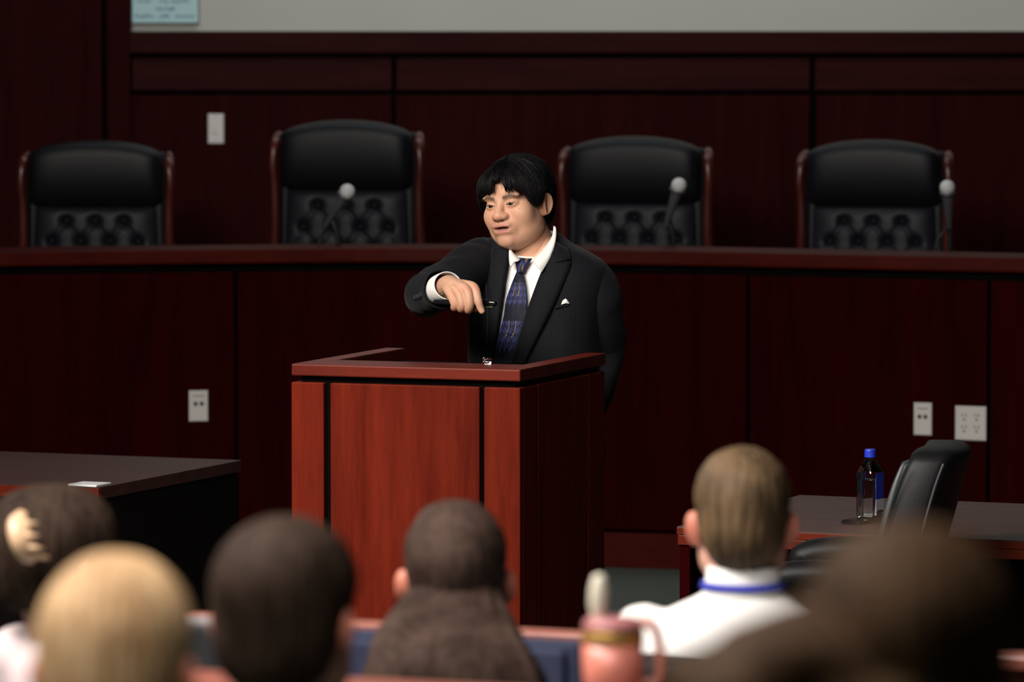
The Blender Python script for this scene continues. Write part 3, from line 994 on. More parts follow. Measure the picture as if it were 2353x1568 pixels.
def make_head(skin, det=True, nt_=150, npx=200, brow=(0.02, 0.014, 0.012)):
    D, A, E = dir_grid(nt_, npx, 5.0 if det else 1.0)
    R = radial_surface(lambda q: head_sdf(q + CEN, det), D)
    P = D * R[:, None] + CEN
    col = np.tile(np.array(skin, float), (len(P), 1))
    if det:
        x, z, y = np.abs(P[:, 0]), P[:, 2], P[:, 1]
        # eye openings: almond pushed in behind the eyeball
        ex = (x - EYE[0])
        s = np.clip(1 - (ex / 0.0150) ** 2, 0, 1)
        up = 0.0047 * s ** 0.7 + 0.0016 * (ex / 0.015)
        dn = -0.0040 * s ** 0.8 + 0.0016 * (ex / 0.015)
        zz = z - EYE[2]
        op = (s > 0) & (y < -0.06)
        ins = sstep(0.0, 0.0011, np.minimum(up - zz, zz - dn)) * op
        P = P + np.array([0, 1, 0]) * (ins * 0.010)[:, None]
        lidline = np.exp(-((zz - up) / 0.0013) ** 2) * op * (s > 0.02)
        col *= (1 - 0.75 * lidline * 0.9)[:, None]
        crease_shade = np.exp(-((zz - up - 0.0042) / 0.0012) ** 2) * op
        col *= (1 - 0.28 * crease_shade)[:, None]  # lid crease drawn as shade in the skin colour
        f = (y < -0.04)
        # brows
        bz = 0.0222 + 0.0050 * sstep(.010, .035, x) - 0.006 * sstep(.036, .060, x)
        bw = 0.0062 - 0.0022 * sstep(.03, .058, x)
        br = np.exp(-((z - bz) / bw) ** 2) * sstep(.010, .017, x) * (1 - sstep(.050, .060, x)) * f
        nz_ = np.array([noise.noise(Vector((q[0] * 500, q[1] * 120, q[2] * 260))) for q in P[br > 0.03]])
        brf = br.copy()
        brf[br > 0.03] *= np.clip(0.92 + 0.12 * nz_, 0, 1)
        col = col * (1 - 0.92 * brf[:, None]) + np.array(brow) * 0.92 * brf[:, None]
        # lips
        lip_u = np.exp(-(np.abs((P[:, 0] / .0280)) ** 4)) * np.exp(-((z + .0523) / .0050) ** 4) * (y < -.088)
        lip_l = np.exp(-(np.abs((P[:, 0] / .0250)) ** 4)) * np.exp(-((z + .0705) / .0052) ** 4) * (y < -.085)
        lp = np.clip(lip_u + lip_l, 0, 1)[:, None]
        col = col * (1 - 0.75 * lp) + np.array([0.40, 0.135, 0.115]) * 0.75 * lp
        mo = (np.exp(-((P[:, 0] / .0235) ** 6)) * np.exp(-((z + .0610) / .0052) ** 6) * (y < -.075))[:, None]
        col = col * (1 - mo) + np.array([0.10, 0.028, 0.030]) * mo
        # ruddy nose, cheeks, shaved upper lip and chin
        red = np.exp(-(((x) / .022) ** 2 + ((z + .028) / .016) ** 2)) * (y < -.09) * 0.5 + 0.35 * np.exp(-(((x - .042) / .02) ** 2 + ((z + .03) / .02) ** 2)) * f
        col *= 1 - red[:, None] * np.array([0.02, 0.20, 0.22])
        st = (np.exp(-((x / .030) ** 4)) * np.exp(-((z + .0425) / .0055) ** 2) * (y < -.085) * 0.26 + 0.16 * np.exp(-(((x) / .03) ** 2 + ((z + .096) / .018) ** 2)) * f)
        col *= 1 - st[:, None] * np.array([0.8, 0.8, 0.7])
        mole = np.exp(-(((P[:, 0] - .056) / .0016) ** 2 + ((z + .013) / .0016) ** 2)) * f
        col *= 1 - 0.6 * mole[:, None]
    n = npx
    F = grid_faces(nt_, n, True)
    F.append(tuple(range(n))[::-1])
    F.append(tuple(range((nt_ - 1) * n, nt_ * n)))
    return P, F, col


def make_ear(side, skin):
    """auricle: rim, hollow and lobe as a dished patch with thickness"""
    nr, na = 12, 30
    V, C = [], []
    for i in range(nr):
        r = i / (nr - 1)
        for j in range(na):
            a = 2 * PI * j / na
            # outline: tall oval, narrower lobe below
            rx = 0.0170 * (1 - 0.22 * max(0, -math.sin(a)))
            rz = 0.0325
            u, w = rx * math.cos(a) * r, rz * math.sin(a) * r
            hgt = 0.004 + 0.010 * math.exp(-((r - 0.84) / 0.13) ** 2) * (0.45 + 0.55 * (1 - max(0, -math.sin(a)) ** 2)) - 0.012 * math.exp(-(((u - .001) / .0075) ** 2 + ((w + .002) / .013) ** 2))
            hgt += 0.004 * math.exp(-(((u - .0095) / .003) ** 2 + ((w - .002) / .016) ** 2))
            if r > 0.985:
                hgt = -0.010
            # local: u towards the back (+Y), outward = side X
            V.append((side * (0.0805 + hgt + 0.30 * max(0, u) + 0.10 * u), 0.012 + u + 0.10 * w, -0.017 + w))
            sh = 1 - 0.35 * math.exp(-(((u + .003) / .007) ** 2 + ((w + .003) / .011) ** 2))  # shade of the ear hollow painted into the skin tone
            C.append(np.array(skin) * sh * np.array([1.02, 0.92, 0.88]))
    F = grid_faces(nr, na, True, flip=(side < 0))
    return np.array(V), F, np.array(C)


def hair_cap(hair_sdf, line, nt_=90, npx=240, jag=0.0, seed=0, jf=26, thick=0.004, lift=0.0, relief=0.0045):
    """hair shell running from the crown down to the hair line: line(az) gives its height"""
    az = np.linspace(-PI, PI, npx, endpoint=False)
    # height of the edge for every azimuth -> elevation found by search
    zl = np.array([line(a) for a in az])
    if jag:
        r = np.random.default_rng(seed)
        for k in (jf, jf * 1.9, jf * 3.3):
            ph = r.uniform(0, 6.28)
            zl = zl + jag * (0.5 if k == jf else 0.32) * np.sin(az * k + ph + 1.5 * np.sin(az * 5 + ph))
    els = np.linspace(-PI / 2 + 0.05, PI / 2 - 0.01, 160)
    A, E = np.meshgrid(az, els)
    D = np.stack([np.sin(A) * np.cos(E), -np.cos(A) * np.cos(E), np.sin(E)], -1).reshape(-1, 3)
    R = radial_surface(lambda q: hair_sdf(q + CEN), D, 0.24, 0.03, 60).reshape(A.shape)
    Z = R * np.sin(E) + CEN[2]
    e0 = np.array([np.interp(zl[j], np.maximum.accumulate(Z[:, j]), els) for j in range(npx)])
    t = np.linspace(0, 1, nt_)
    EE = e0[None, :] + (PI / 2 - 0.01 - e0[None, :]) * t[:, None]
    AA = np.broadcast_to(az, EE.shape)
    DD = np.stack([np.sin(AA) * np.cos(EE), -np.cos(AA) * np.cos(EE), np.sin(EE)], -1).reshape(-1, 3)
    RR = np.empty(EE.shape)
    for j in range(npx):
        RR[:, j] = np.interp(EE[:, j], els, R[:, j])
    # strand relief
    rel = np.zeros(EE.shape)
    r = np.random.default_rng(seed + 1)
    for k in range(14):
        f = r.integers(26, 130)
        rel += np.sin(AA * f + r.uniform(0, 6.28) + 2.0 * np.sin(EE * 3 + r.uniform(0, 6)) + 1.2 * np.sin(AA * 7)) / 14
    fade = np.clip((1 - t) * 3, 0, 1)[:, None]
    RR = RR + rel * relief * fade
    # edge tucks in a little
    P = DD * RR.reshape(-1, 1) + CEN
    inner = DD.reshape(EE.shape + (3,))[0] * (RR[0] - thick - lift)[:, None] + CEN
    inner2 = DD.reshape(EE.shape + (3,))[2] * (RR[2] - 0.016)[:, None] + CEN
    Vv = np.vstack([inner2, inner, P])
    F = grid_faces(nt_ + 2, npx, True)
    F.append(tuple(range((nt_ + 1) * npx, (nt_ + 2) * npx)))
    return Vv, F


def pose(loc, yaw, pitch=0, roll=0, s=1.0):
    """face frame -> world; yaw turns the face from the camera towards image left, roll lifts the image right side"""
    m = Matrix.Rotation(-math.radians(roll), 3, 'Y') @ Matrix.Rotation(-math.radians(yaw), 3, 'Z') @ Matrix.Rotation(math.radians(pitch), 3, 'X')
    m = np.array(m) * s
    loc = np.asarray(loc, float)
    return lambda V: np.asarray(V, float) @ m.T + loc


def hair_material(name, root, tip, rough=0.45, spec=0.5):
    m, nt, b = new_mat(name)
    tc = nt.nodes.new('ShaderNodeTexCoord')
    mp = nt.nodes.new('ShaderNodeMapping')
    mp.inputs['Scale'].default_value = (110, 110, 11)
    n = nt.nodes.new('ShaderNodeTexNoise')
    n.inputs['Scale'].default_value = 1
    n.inputs['Detail'].default_value = 5
    n2 = nt.nodes.new('ShaderNodeTexNoise')
    n2.inputs['Scale'].default_value = 14
    n2.inputs['Detail'].default_value = 3
    nt.links.new(tc.outputs['Object'], mp.inputs[0])
    nt.links.new(mp.outputs[0], n.inputs['Vector'])
    nt.links.new(tc.outputs['Object'], n2.inputs['Vector'])
    ad = nt.nodes.new('ShaderNodeMath')
    ad.operation = 'MULTIPLY_ADD'
    ad.inputs[1].default_value = 0.5
    hf = nt.nodes.new('ShaderNodeMath')
    hf.operation = 'MULTIPLY'
    hf.inputs[1].default_value = 0.5
    nt.links.new(n2.outputs['Fac'], hf.inputs[0])
    nt.links.new(n.outputs['Fac'], ad.inputs[0])
    nt.links.new(hf.outputs[0], ad.inputs[2])
    r = nt.nodes.new('ShaderNodeValToRGB')
    r.color_ramp.elements[0].position, r.color_ramp.elements[1].position = 0.41, 0.59
    r.color_ramp.elements[0].color, r.color_ramp.elements[1].color = (*root, 1), (*tip, 1)
    nt.links.new(ad.outputs[0], r.inputs[0])
    nt.links.new(r.outputs[0], b.inputs['Base Color'])
    bp_ = nt.nodes.new('ShaderNodeBump')
    bp_.inputs['Strength'].default_value = 0.6
    bp_.inputs['Distance'].default_value = 0.004
    nt.links.new(n.outputs['Fac'], bp_.inputs['Height'])
    nt.links.new(bp_.outputs[0], b.inputs['Normal'])
    b.inputs['Roughness'].default_value = rough
    b.inputs['Specular IOR Level'].default_value = spec
    return m


SKIN = (0.55, 0.295, 0.188)
M['skin'] = plain('skin', SKIN, 0.55, attr=True, sss=0.12, noise_amt=0.06, nscale=90, bump=0.10, spec=0.4)
M['suit'] = plain('charcoal_suit', (0.0042, 0.0044, 0.0064), 0.75, bump=0.25, nscale=500, spec=0.14, sheen=0.03)
M['shirt'] = plain('white_shirt', (0.80, 0.77, 0.74), 0.75, bump=0.05, nscale=30, spec=0.2)
M['hair_black'] = hair_material('black_hair', (0.003, 0.003, 0.0035), (0.007, 0.0065, 0.007), 0.55, 0.12)
M['button'] = plain('button_black', (0.03, 0.03, 0.035), 0.2)
M['shoe'] = plain('shoe_leather', (0.01, 0.008, 0.008), 0.3)
M['eye'] = plain('eyeball', (0.8, 0.8, 0.8), 0.3, attr=True, spec=0.3)

# suit gets a faint pin stripe
nt = M['suit'].node_tree
tc = nt.nodes.new('ShaderNodeTexCoord')
wv = nt.nodes.new('ShaderNodeTexWave')
wv.inputs['Scale'].default_value = 28
wv.inputs['Distortion'].default_value = 0.3
rp = nt.nodes.new('ShaderNodeValToRGB')
rp.color_ramp.elements[0].position, rp.color_ramp.elements[1].position = 0.86, 0.97
rp.color_ramp.elements[0].color = (0.0042, 0.0044, 0.0064, 1)
rp.color_ramp.elements[1].color = (0.0056, 0.0059, 0.0083, 1)
nt.links.new(tc.outputs['Object'], wv.inputs['Vector'])
nt.links.new(wv.outputs['Fac'], rp.inputs[0])
nt.links.new(rp.outputs[0], nt.nodes['Principled BSDF'].inputs['Base Color'])

# tie: woven blue basket fields, dark fields and small gold hooks
m, nt, b = new_mat('patterned_tie')
M['tie'] = m
tc = nt.nodes.new('ShaderNodeTexCoord')
uv = nt.nodes.new('ShaderNodeAttribute')
uv.attribute_name = 'tint'
b.inputs['Roughness'].default_value = 0.6
b.inputs['Specular IOR Level'].default_value = 0.2
nt.links.new(uv.outputs['Color'], b.inputs['Base Color'])

# ------------------------------------------------------------------ the speaker
SY = 14.75
sp = thing('person', 'man in a dark pinstripe suit and blue tie pointing down from behind the lectern', 'person', (0.085, SY, 0))
TY = math.radians(27)
TU = np.array([math.cos(TY), -math.sin(TY), 0])      # his left
TN = np.array([-math.sin(TY), -math.cos(TY), 0])     # his front


def zpx(py, Y=SY):
    return at(1200, py, Y)[2]


TR = np.array([  # z, centre px, half width, half depth, shear of the shoulder line
    [0.78, 1228, 0.175, 0.140, 0.0],
    [0.95, 1230, 0.180, 0.146, 0.0],
    [1.08, 1235, 0.190, 0.150, 0.0],
    [1.20, 1238, 0.198, 0.146, 0.02],
    [1.30, 1240, 0.205, 0.140, 0.08],
    [1.37, 1240, 0.210, 0.128, 0.16],
    [1.415, 1238, 0.200, 0.108, 0.20],
    [1.445, 1234, 0.165, 0.090, 0.20],
    [1.470, 1230, 0.112, 0.076, 0.16],
    [1.500, 1226, 0.074, 0.064, 0.08]])
TRs = smooth_path(TR, 5)
EXP = 0.78


def tring(row, shrink=0.0):
    z, cx, a, b_, sh = row
    c = at(cx, 700, SY)
    return np.array([c[0], SY, z]), a - shrink, b_ - shrink, sh


def tpt(row, t, shrink=0.0, wr=0.0):
    c, a, b_, sh = tring(row, shrink)
    ct, st = np.cos(t), np.sin(t)
    u = a * np.sign(ct) * np.abs(ct) ** EXP
    n_ = b_ * np.sign(st) * np.abs(st) ** EXP
    P = c + np.outer(u, TU) + np.outer(n_, TN)
    P[:, 2] += np.where(u < 0, -sh * u, -0.12 * sh * u)
    return P


def jacket_front(px, py, off=0.0):
    """point on the chest surface seen under (px, py), pushed out by off"""
    best = None
    Y = SY - 0.12
    for _ in range(6):
        q = at(px, py, Y)
        # find ring height for this z, allow for shear
        z = q[2]
        rel = (q - np.array([at(1238, 700, SY)[0], SY, 0]))
        u = rel[0] * TU[0] + rel[1] * TU[1]
        zr = z
        for _k in range(4):
            sh = np.interp(zr, TRs[:, 0], TRs[:, 4]) * (1.0 if u < 0 else 0.12)
            zr = z + sh * u
        a = np.interp(zr, TRs[:, 0], TRs[:, 2])
        b_ = np.interp(zr, TRs[:, 0], TRs[:, 3])
        cx = np.interp(zr, TRs[:, 0], TRs[:, 1])
        c = np.array([at(cx, 700, SY)[0], SY, 0])
        # intersect along Y at this X: solve for t on the front half
        tt = np.linspace(0.02, PI - 0.02, 400)
        row = np.array([zr, cx, a, b_, 0])
        Pp = tpt(row, tt)
        k = np.argmin(np.abs(Pp[:, 0] - q[0]) + 10 * np.maximum(0, Pp[:, 1] - SY - 0.1))
        Y = Pp[k, 1]
    q = at(px, py, Y)
    return q + TN * off


# jacket body, open in front along the lapel edges
VE = np.array([  # py, left edge px, right edge px of the opening
    [520, 1196, 1262], [560, 1180, 1270], [600, 1172, 1256], [650, 1163, 1238], [720, 1153, 1213], [780, 1143, 1195], [835, 1131, 1178], [900, 1122, 1160], [1000, 1118, 1135], [1100, 1117, 1122], [1250, 1117, 1119]])
rings = []
for row in TRs:
    z = row[0]
    py = np.interp(-z, [-zpx(v) for v in VE[:, 0]], VE[:, 0])
    xl, xr = np.interp(py, VE[:, 0], VE[:, 1]), np.interp(py, VE[:, 0], VE[:, 2])
    tt = np.linspace(0.05, PI - 0.05, 600)
    Pp = tpt(row, tt)
    X = Pp[:, 0] / Pp[:, 1] * FPX + 1176.5
    kl = np.argmin(np.abs(X - xl))
    kr = np.argmin(np.abs(X - xr))
    t0, t1 = tt[kl], tt[kr] + 0.0
    ts = np.linspace(t0, t1 + 2 * PI if t1 < t0 else t1, 64)
    Pq = tpt(row, ts)
    rings.append(Pq)
V, F = loft(rings, closed=False)
# soft drapery
for i, v in enumerate(V):
    k = noise.noise(Vector((v[0] * 9, v[1] * 9, v[2] * 5))) * 0.006 + noise.noise(Vector((v[0] * 24, v[1] * 24, v[2] * 9))) * 0.0022
    d = v - np.array([0.085, SY, v[2]])
    V[i] = v + d / (np.linalg.norm(d) + 1e-6) * k
jk = mk('jacket', V, F, M['suit'], sp, smooth=True)
so = jk.modifiers.new('cloth', 'SOLIDIFY')
so.thickness = 0.004
so.offset = -1

# shirt front under it
rings = [tpt(row, np.linspace(0, 2 * PI, 56, endpoint=False), 0.010) for row in TRs if row[0] < 1.435]
mk('shirt', *loft(rings), M['shirt'], sp, smooth=True)


def strip(left, right, off, n=24, m=7, curve=0.0, th=0.004):
    """cloth strip over the chest between two pixel polylines"""
    L, R_ = smooth_path(np.array(left, float), 8), smooth_path(np.array(right, float), 8)
    tl_, tr_ = np.linspace(0, 1, len(L)), np.linspace(0, 1, len(R_))
    rows = []
    for t in np.linspace(0, 1, n):
        a = np.array([np.interp(t, tl_, L[:, k]) for k in (0, 1)])
        c = np.array([np.interp(t, tr_, R_[:, k]) for k in (0, 1)])
        row = []
        for s in np.linspace(0, 1, m):
            q = a + (c - a) * s
            row.append(jacket_front(q[0], q[1], off + curve * (1 - (2 * s - 1) ** 2)))
        rows.append(row)
    return np.array(rows).reshape(-1, 3), grid_faces(n, m)


def cloth(name, VF, mat, parent, th=0.004, cols=None):
    o = mk(name, VF[0], VF[1], mat, parent, smooth=True, cols=cols)
    s = o.modifiers.new('cloth', 'SOLIDIFY')
    s.thickness = th
    s.offset = 0
    return o


# lapels
lap_l = strip([(1276, 552), (1262, 590), (1238, 650), (1213, 720), (1195, 780), (1178, 838), (1160, 900)], [(1312, 574), (1316, 600), (1308, 628), (1282, 690), (1244, 766), (1208, 838), (1172, 900)], 0.010, 30, 7, 0.006)
cloth('lapel', lap_l, M['suit'], jk)
lap_r = strip([(1134, 572), (1126, 610), (1120, 650), (1124, 710), (1124, 780), (1120, 838), (1117, 900)], [(1178, 566), (1172, 600), (1163, 650), (1153, 720), (1143, 780), (1131, 838), (1122, 900)], 0.010, 30, 7, 0.006)
cloth('lapel', lap_r, M['suit'], jk)
cloth('collar_notch', strip([(1284, 603), (1284, 605)], [(1316, 594), (1317, 597)], 0.018, 2, 6, 0), M['black'], jk, 0.002)

# jacket collar round the nape
nk = at(1228, 560, SY + 0.01)
rows = []
for h, r in ((0.0, 0.080), (0.02, 0.078), (0.045, 0.071), (0.047, 0.066), (0.02, 0.068)):
    th_ = np.linspace(-0.25 * PI, 1.12 * PI, 30)
    rows.append([nk + TU * math.cos(t) * r * 1.02 - TN * (math.sin(t) * r * 0.95) + np.array([0, 0, -0.045 + h + 0.02 * math.sin(t) - 0.05 * math.cos(t) * (1 if math.cos(t) > 0 else 0.2)]) for t in th_])
cloth('jacket_collar', (np.array(rows).reshape(-1, 3), grid_faces(5, 30)), M['suit'], jk, 0.003)

# shirt collar: stand round the neck and two pointed leaves
rows = []
for h, r in ((-0.03, 0.070), (0.0, 0.067), (0.026, 0.062)):
    th_ = np.linspace(0.06 * PI, 0.94 * PI, 50)
    rows.append([nk + TU * math.cos(t) * r - TN * (math.sin(t) * r * 0.95) + np.array([0, 0, h + 0.012 * math.sin(t)]) + TN * 0.012 for t in th_])
cloth('collar_stand', (np.array(rows).reshape(-1, 3), grid_faces(3, 50)), M['shirt'], sp, 0.002)


def leaf(px_rows, y_rows):
    rows = []
    for pr, yr in zip(px_rows, y_rows):
        pr = smooth_path(np.array(pr, float), 8)
        yy = smooth_path(np.array(yr, float)[:, None], 8)[:, 0]
        rows.append([at(p[0], p[1], y) for p, y in zip(pr, yy)])
    return np.array(rows).reshape(-1, 3), grid_faces(len(rows), len(rows[0]))


y0 = SY
cloth('collar_leaf', leaf([[(1272, 519), (1268, 545), (1246, 575), (1222, 597)], [(1277, 522), (1275, 552), (1255, 588), (1231, 607)], [(1279, 535), (1274, 570), (1259, 602), (1245, 625)]],
                          [[y0 - .02, y0 - .075, y0 - .108, y0 - .130], [y0 - .035, y0 - .095, y0 - .128, y0 - .145], [y0 - .05, y0 - .105, y0 - .138, y0 - .158]]), M['shirt'], sp, 0.003)
cloth('collar_leaf', leaf([[(1171, 566), (1178, 580), (1188, 590), (1196, 596)], [(1170, 575), (1174, 590), (1182, 598), (1190, 600)], [(1170, 590), (1171, 606), (1174, 612), (1180, 601)]],
                          [[y0 - .06, y0 - .085, y0 - .105, y0 - .118], [y0 - .075, y0 - .10, y0 - .118, y0 - .126], [y0 - .09, y0 - .115, y0 - .128, y0 - .132]]), M['shirt'], sp, 0.003)

# tie
def tie_cols(us, vs):
    """us -1..1 across, vs metres along"""
    C = []
    for u, v in zip(us, vs):
        x = u * 0.045
        c = np.array([0.006, 0.007, 0.016])
        # two woven fields per repeat of 0.125 m
        f = ((v - 0.055) % 0.125) / 0.125
        fld = float(np.clip(min(f / 0.03, (0.60 - f - 0.06 * math.sin(x * 300)) / 0.03), 0, 1))
        a, b_ = (x + v) / 0.022, (x - v) / 0.022
        cell = (math.floor(a) + math.floor(b_)) % 2
        rib = 0.5 + 0.5 * math.sin((a if cell else b_) * 2 * PI * 2)
        w = np.array([0.026, 0.030, 0.100]) * (0.45 + 1.0 * rib) * (1.25 if cell else 0.6)
        ed = min(a % 1, 1 - a % 1, b_ % 1, 1 - b_ % 1)
        w = w * min(1, 0.35 + ed * 7)
        c = c * (1 - fld) + w * fld
        # gold hooks, two across
        for hx in (-0.016, 0.010):
            g = f * 0.125 - 0.0
            cx = hx + 0.004 * math.sin(g / 0.045 * PI)
            wdt = 0.0007 + 0.0010 * np.clip(g / 0.045, 0, 1)
            if -0.012 < g - 0.0 < 0.046 and abs(x - cx) < wdt:
                c = np.array([0.26, 0.17, 0.05])
        C.append(c)
    return np.array(C)


n, mm_ = 190, 41
Lp = smooth_path(np.array([(1192, 622), (1180, 650), (1166, 690), (1160, 730), (1147, 780), (1136, 838), (1128, 900)], float), 10)
Rp = smooth_path(np.array([(1203, 622), (1209, 650), (1213, 690), (1212, 730), (1201, 780), (1180, 838), (1165, 900)], float), 10)
rows, us, vs = [], [], []
for i, t in enumerate(np.linspace(0, 1, n)):
    a = np.array([np.interp(t, np.linspace(0, 1, len(Lp)), Lp[:, k]) for k in (0, 1)])
    c = np.array([np.interp(t, np.linspace(0, 1, len(Rp)), Rp[:, k]) for k in (0, 1)])
    for s in np.linspace(0, 1, mm_):
        q = a + (c - a) * s
        us.append(2 * s - 1)
        vs.append(t * 0.345)
        rows.append((q[0], q[1], 0.010 + 0.006 * (1 - (2 * s - 1) ** 2)))
# coarse surface lookup then dense interpolation keeps the set-up quick
cg, cm = 20, 6
coarse = np.zeros((cg, cm, 3))
for i, t in enumerate(np.linspace(0, 1, cg)):
    a = np.array([np.interp(t, np.linspace(0, 1, len(Lp)), Lp[:, k]) for k in (0, 1)])
    c = np.array([np.interp(t, np.linspace(0, 1, len(Rp)), Rp[:, k]) for k in (0, 1)])
    for j, s in enumerate(np.linspace(0, 1, cm)):
        q = a + (c - a) * s
        coarse[i, j] = jacket_front(q[0], q[1], 0.008 + 0.006 * (1 - (2 * s - 1) ** 2))
fine = np.zeros((n, mm_, 3))
tmp = np.zeros((n, cm, 3))
for j in range(cm):
    for k in range(3):
        tmp[:, j, k] = np.interp(np.linspace(0, 1, n), np.linspace(0, 1, cg), coarse[:, j, k])
for i in range(n):
    for k in range(3):
        fine[i, :, k] = np.interp(np.linspace(0, 1, mm_), np.linspace(0, 1, cm), tmp[i, :, k])
tie = cloth('tie', (fine.reshape(-1, 3), grid_faces(n, mm_)), M['tie'], sp, 0.002, tie_cols(us, vs))
kt = [((1186, 590), (1224, 594)), ((1187, 600), (1217, 606)), ((1190, 612), (1210, 618)), ((1192, 624), (1206, 627))]
rows = []
for (a, c) in kt:
    ring = []
    for t in np.linspace(0, PI, 12):
        s = 0.5 - 0.5 * math.cos(t)
        q = np.array(a) + (np.array(c) - np.array(a)) * s
        ring.append(jacket_front(q[0], q[1], 0.004) + TN * (0.018 * math.sin(t)))
    rows.append(ring)
kv = np.array(rows).reshape(-1, 3)
cloth('tie_knot', (kv, grid_faces(4, 12)), M['tie'], sp, 0.002, tie_cols(np.tile(np.linspace(-.6, .6, 12), 4), np.repeat(np.linspace(0.065, 0.1, 4), 12)))

# pocket square and pocket welt
cloth('pocket_welt', strip([(1278, 705), (1278, 710)], [(1312, 697), (1313, 703)], 0.008, 3, 8), M['suit'], jk, 0.003)
ps = [(1293, 700), (1298, 690), (1303, 686), (1308, 689), (1312, 697)]
V = [jacket_front(x, y, 0.010 + 0.004 * (i % 2)) for i, (x, y) in enumerate(ps)] + [jacket_front(1303, 697, 0.016)]
mk('pocket_square', np.array(V), [(0, 1, 5), (1, 2, 5), (2, 3, 5), (3, 4, 5)], M['shirt'], jk)
cloth('dart_seam', strip([(1345, 660), (1340, 720), (1330, 790)], [(1347, 660), (1342, 720), (1332, 790)], 0.004, 8, 2), M['black'], jk, 0.001)

# sleeves
rp_ = smooth_path([(*at(1130, 592, SY + .04), .050), (*at(1106, 597, SY + .02), .060), (*at(1082, 616, SY - .03), .067), (*at(1034, 648, SY - .12), .064), (*at(990, 672, SY - .21), .060), (*at(978, 679, SY - .26), .058), (*at(985, 676, SY - .32), .056), (*at(1004, 668, SY - .40), .052), (*at(1016, 663, SY - .45), .052)], 7)
V, F = tube(rp_[:, :3], rp_[:, 3], 28, ref=(0, 0, 1), round_ends=(True, False))
for i, v in enumerate(V):
    k = noise.noise(Vector((v[0] * 14, v[1] * 22, v[2] * 14))) * 0.008 + noise.noise(Vector((v[0] * 40, v[1] * 40, v[2] * 40))) * 0.002
    V[i] = v + np.array([0, 0, k])
F = F[:-1]
V, F = join([(V, F), ball(at(1105, 592, SY + .01), (.052, .062, .053), 28, 18)])
slv = cloth('sleeve', (V, F), M['suit'], sp, 0.004)
from mathutils.bvhtree import BVHTree
bvh = BVHTree.FromPolygons([tuple(v) for v in V], [tuple(int(i) for i in f) for f in F])
for bx_, by_ in ((955, 684), (960, 682), (965, 680), (970, 677)):
    far = at(bx_, by_, SY + 1)
    o_ = Vector((0, 0, CAM_H))
    hit, nrm, _, _ = bvh.ray_cast(o_, (Vector(far) - o_).normalized())
    if hit is None:
        continue
    if nrm.dot(Vector(far) - o_) > 0:
        nrm = -nrm
    mk('cuff_button', *lathe([(0.0068, -0.001), (0.0068, 0.003), (0.0045, 0.0045)], 14, np.array(hit) + np.array(nrm) * 0.002, nrm), M['button'], slv)
lp_ = smooth_path([(*at(1335, 632, SY - .05), .056), (*at(1358, 655, SY - .06), .070), (*at(1374, 695, SY - .07), .068), (*at(1382, 750, SY - .05), .064), (*at(1386, 800, SY - .02), .059), (*at(1382, 850, SY - .03), .053), (*at(1372, 900, SY - .06), .048), (*at(1362, 930, SY - .07), .045)], 7)
V, F = tube(lp_[:, :3], lp_[:, 3], 28, round_ends=(True, True))
for i, v in enumerate(V):
    V[i] = v + np.array([noise.noise(Vector((v[0] * 12, v[1] * 12, v[2] * 22))) * 0.008, 0, 0])
cloth('sleeve', (V, F), M['suit'], sp, 0.004)

# shirt cuff at the raised wrist
cf = smooth_path([(*at(1010, 667, SY - .42), .044), (*at(1022, 661, SY - .465), .044), (*at(1030, 657, SY - .485), .043)], 5)
V, F = tube(cf[:, :3], cf[:, 3], 28, 0.9, round_ends=(False, False))
cloth('shirt_cuff', (V, F[:-2]), M['shirt'], sp, 0.003)

# trousers and shoes
for s in (-1, 1):
    c = np.array([0.085, SY, 0]) + TU * 0.085 * s
    pth = smooth_path([(*(c + [0, 0, .90]), .105), (*(c + [0, 0, .70]), .095), (*(c + TN * .01 + [0, 0, .48]), .075), (*(c + [0, 0, .25]), .068), (*(c + [0, 0, .06]), .062)], 5)
    mk('trouser_leg', *tube(pth[:, :3], pth[:, 3], 20), M['suit'], sp, smooth=True)
    V, F = ball((0, 0, 0), (0.048, 0.135, 0.055), 18, 12)
    V = V[:, 0:1] * TU + V[:, 1:2] * -TN * -1 + np.outer(V[:, 2], [0, 0, 1]) + c + TN * 0.06
    V[:, 2] = np.maximum(V[:, 2] + 0.02, 0.0)
    mk('shoe', V, F, M['shoe'], sp, smooth=True)

# ------------------------------------------------------------------ his head, neck, hand: one body mesh
HP = at(1188, 464, SY - 0.015)
HS = 1.02
face = pose(HP, 33, 2, 9, HS)
P, Fh, Ch = make_head(SKIN, True, 270, 330)
parts_V, parts_F, parts_C = [face(P)], list(Fh), [Ch]
nv = len(P)


def add_part(V, F, C):
    global nv
    parts_V.append(np.asarray(V, float))
    parts_F.extend([tuple(int(i) + nv for i in f) for f in F])
    C = np.asarray(C, float)
    parts_C.append(np.tile(C, (len(V), 1)) if C.ndim == 1 else C)
    nv += len(V)


for s in (1, -1):
    V, F, C = make_ear(s, SKIN)
    add_part(face(V), F, C)
npth = smooth_path([(*face([[0, .018, -.03]])[0], .060), (*face([[0, .018, -.085]])[0], .062), (*at(1226, 572, SY), .063), (*at(1230, 610, SY + .01), .070), (*at(1232, 640, SY + .01), .08)], 6)
V, F = tube(npth[:, :3], npth[:, 3], 40)
add_part(V, F, np.array(SKIN) * [0.97, 0.93, 0.9])
V, F = loft([tpt(row, np.linspace(0, 2 * PI, 24, endpoint=False), 0.03) for row in TRs[::4]])
add_part(V, F, SKIN)

# pointing hand: skinned from fingers and palm, then fused
def hp(px, py, d):
    return at(px, py, SY - d)


hand_parts = []


def finger(pts, rad):
    q = smooth_path([(*p, r) for p, r in zip(pts, rad)], 6)
    hand_parts.append(tube(q[:, :3], q[:, 3], 18))


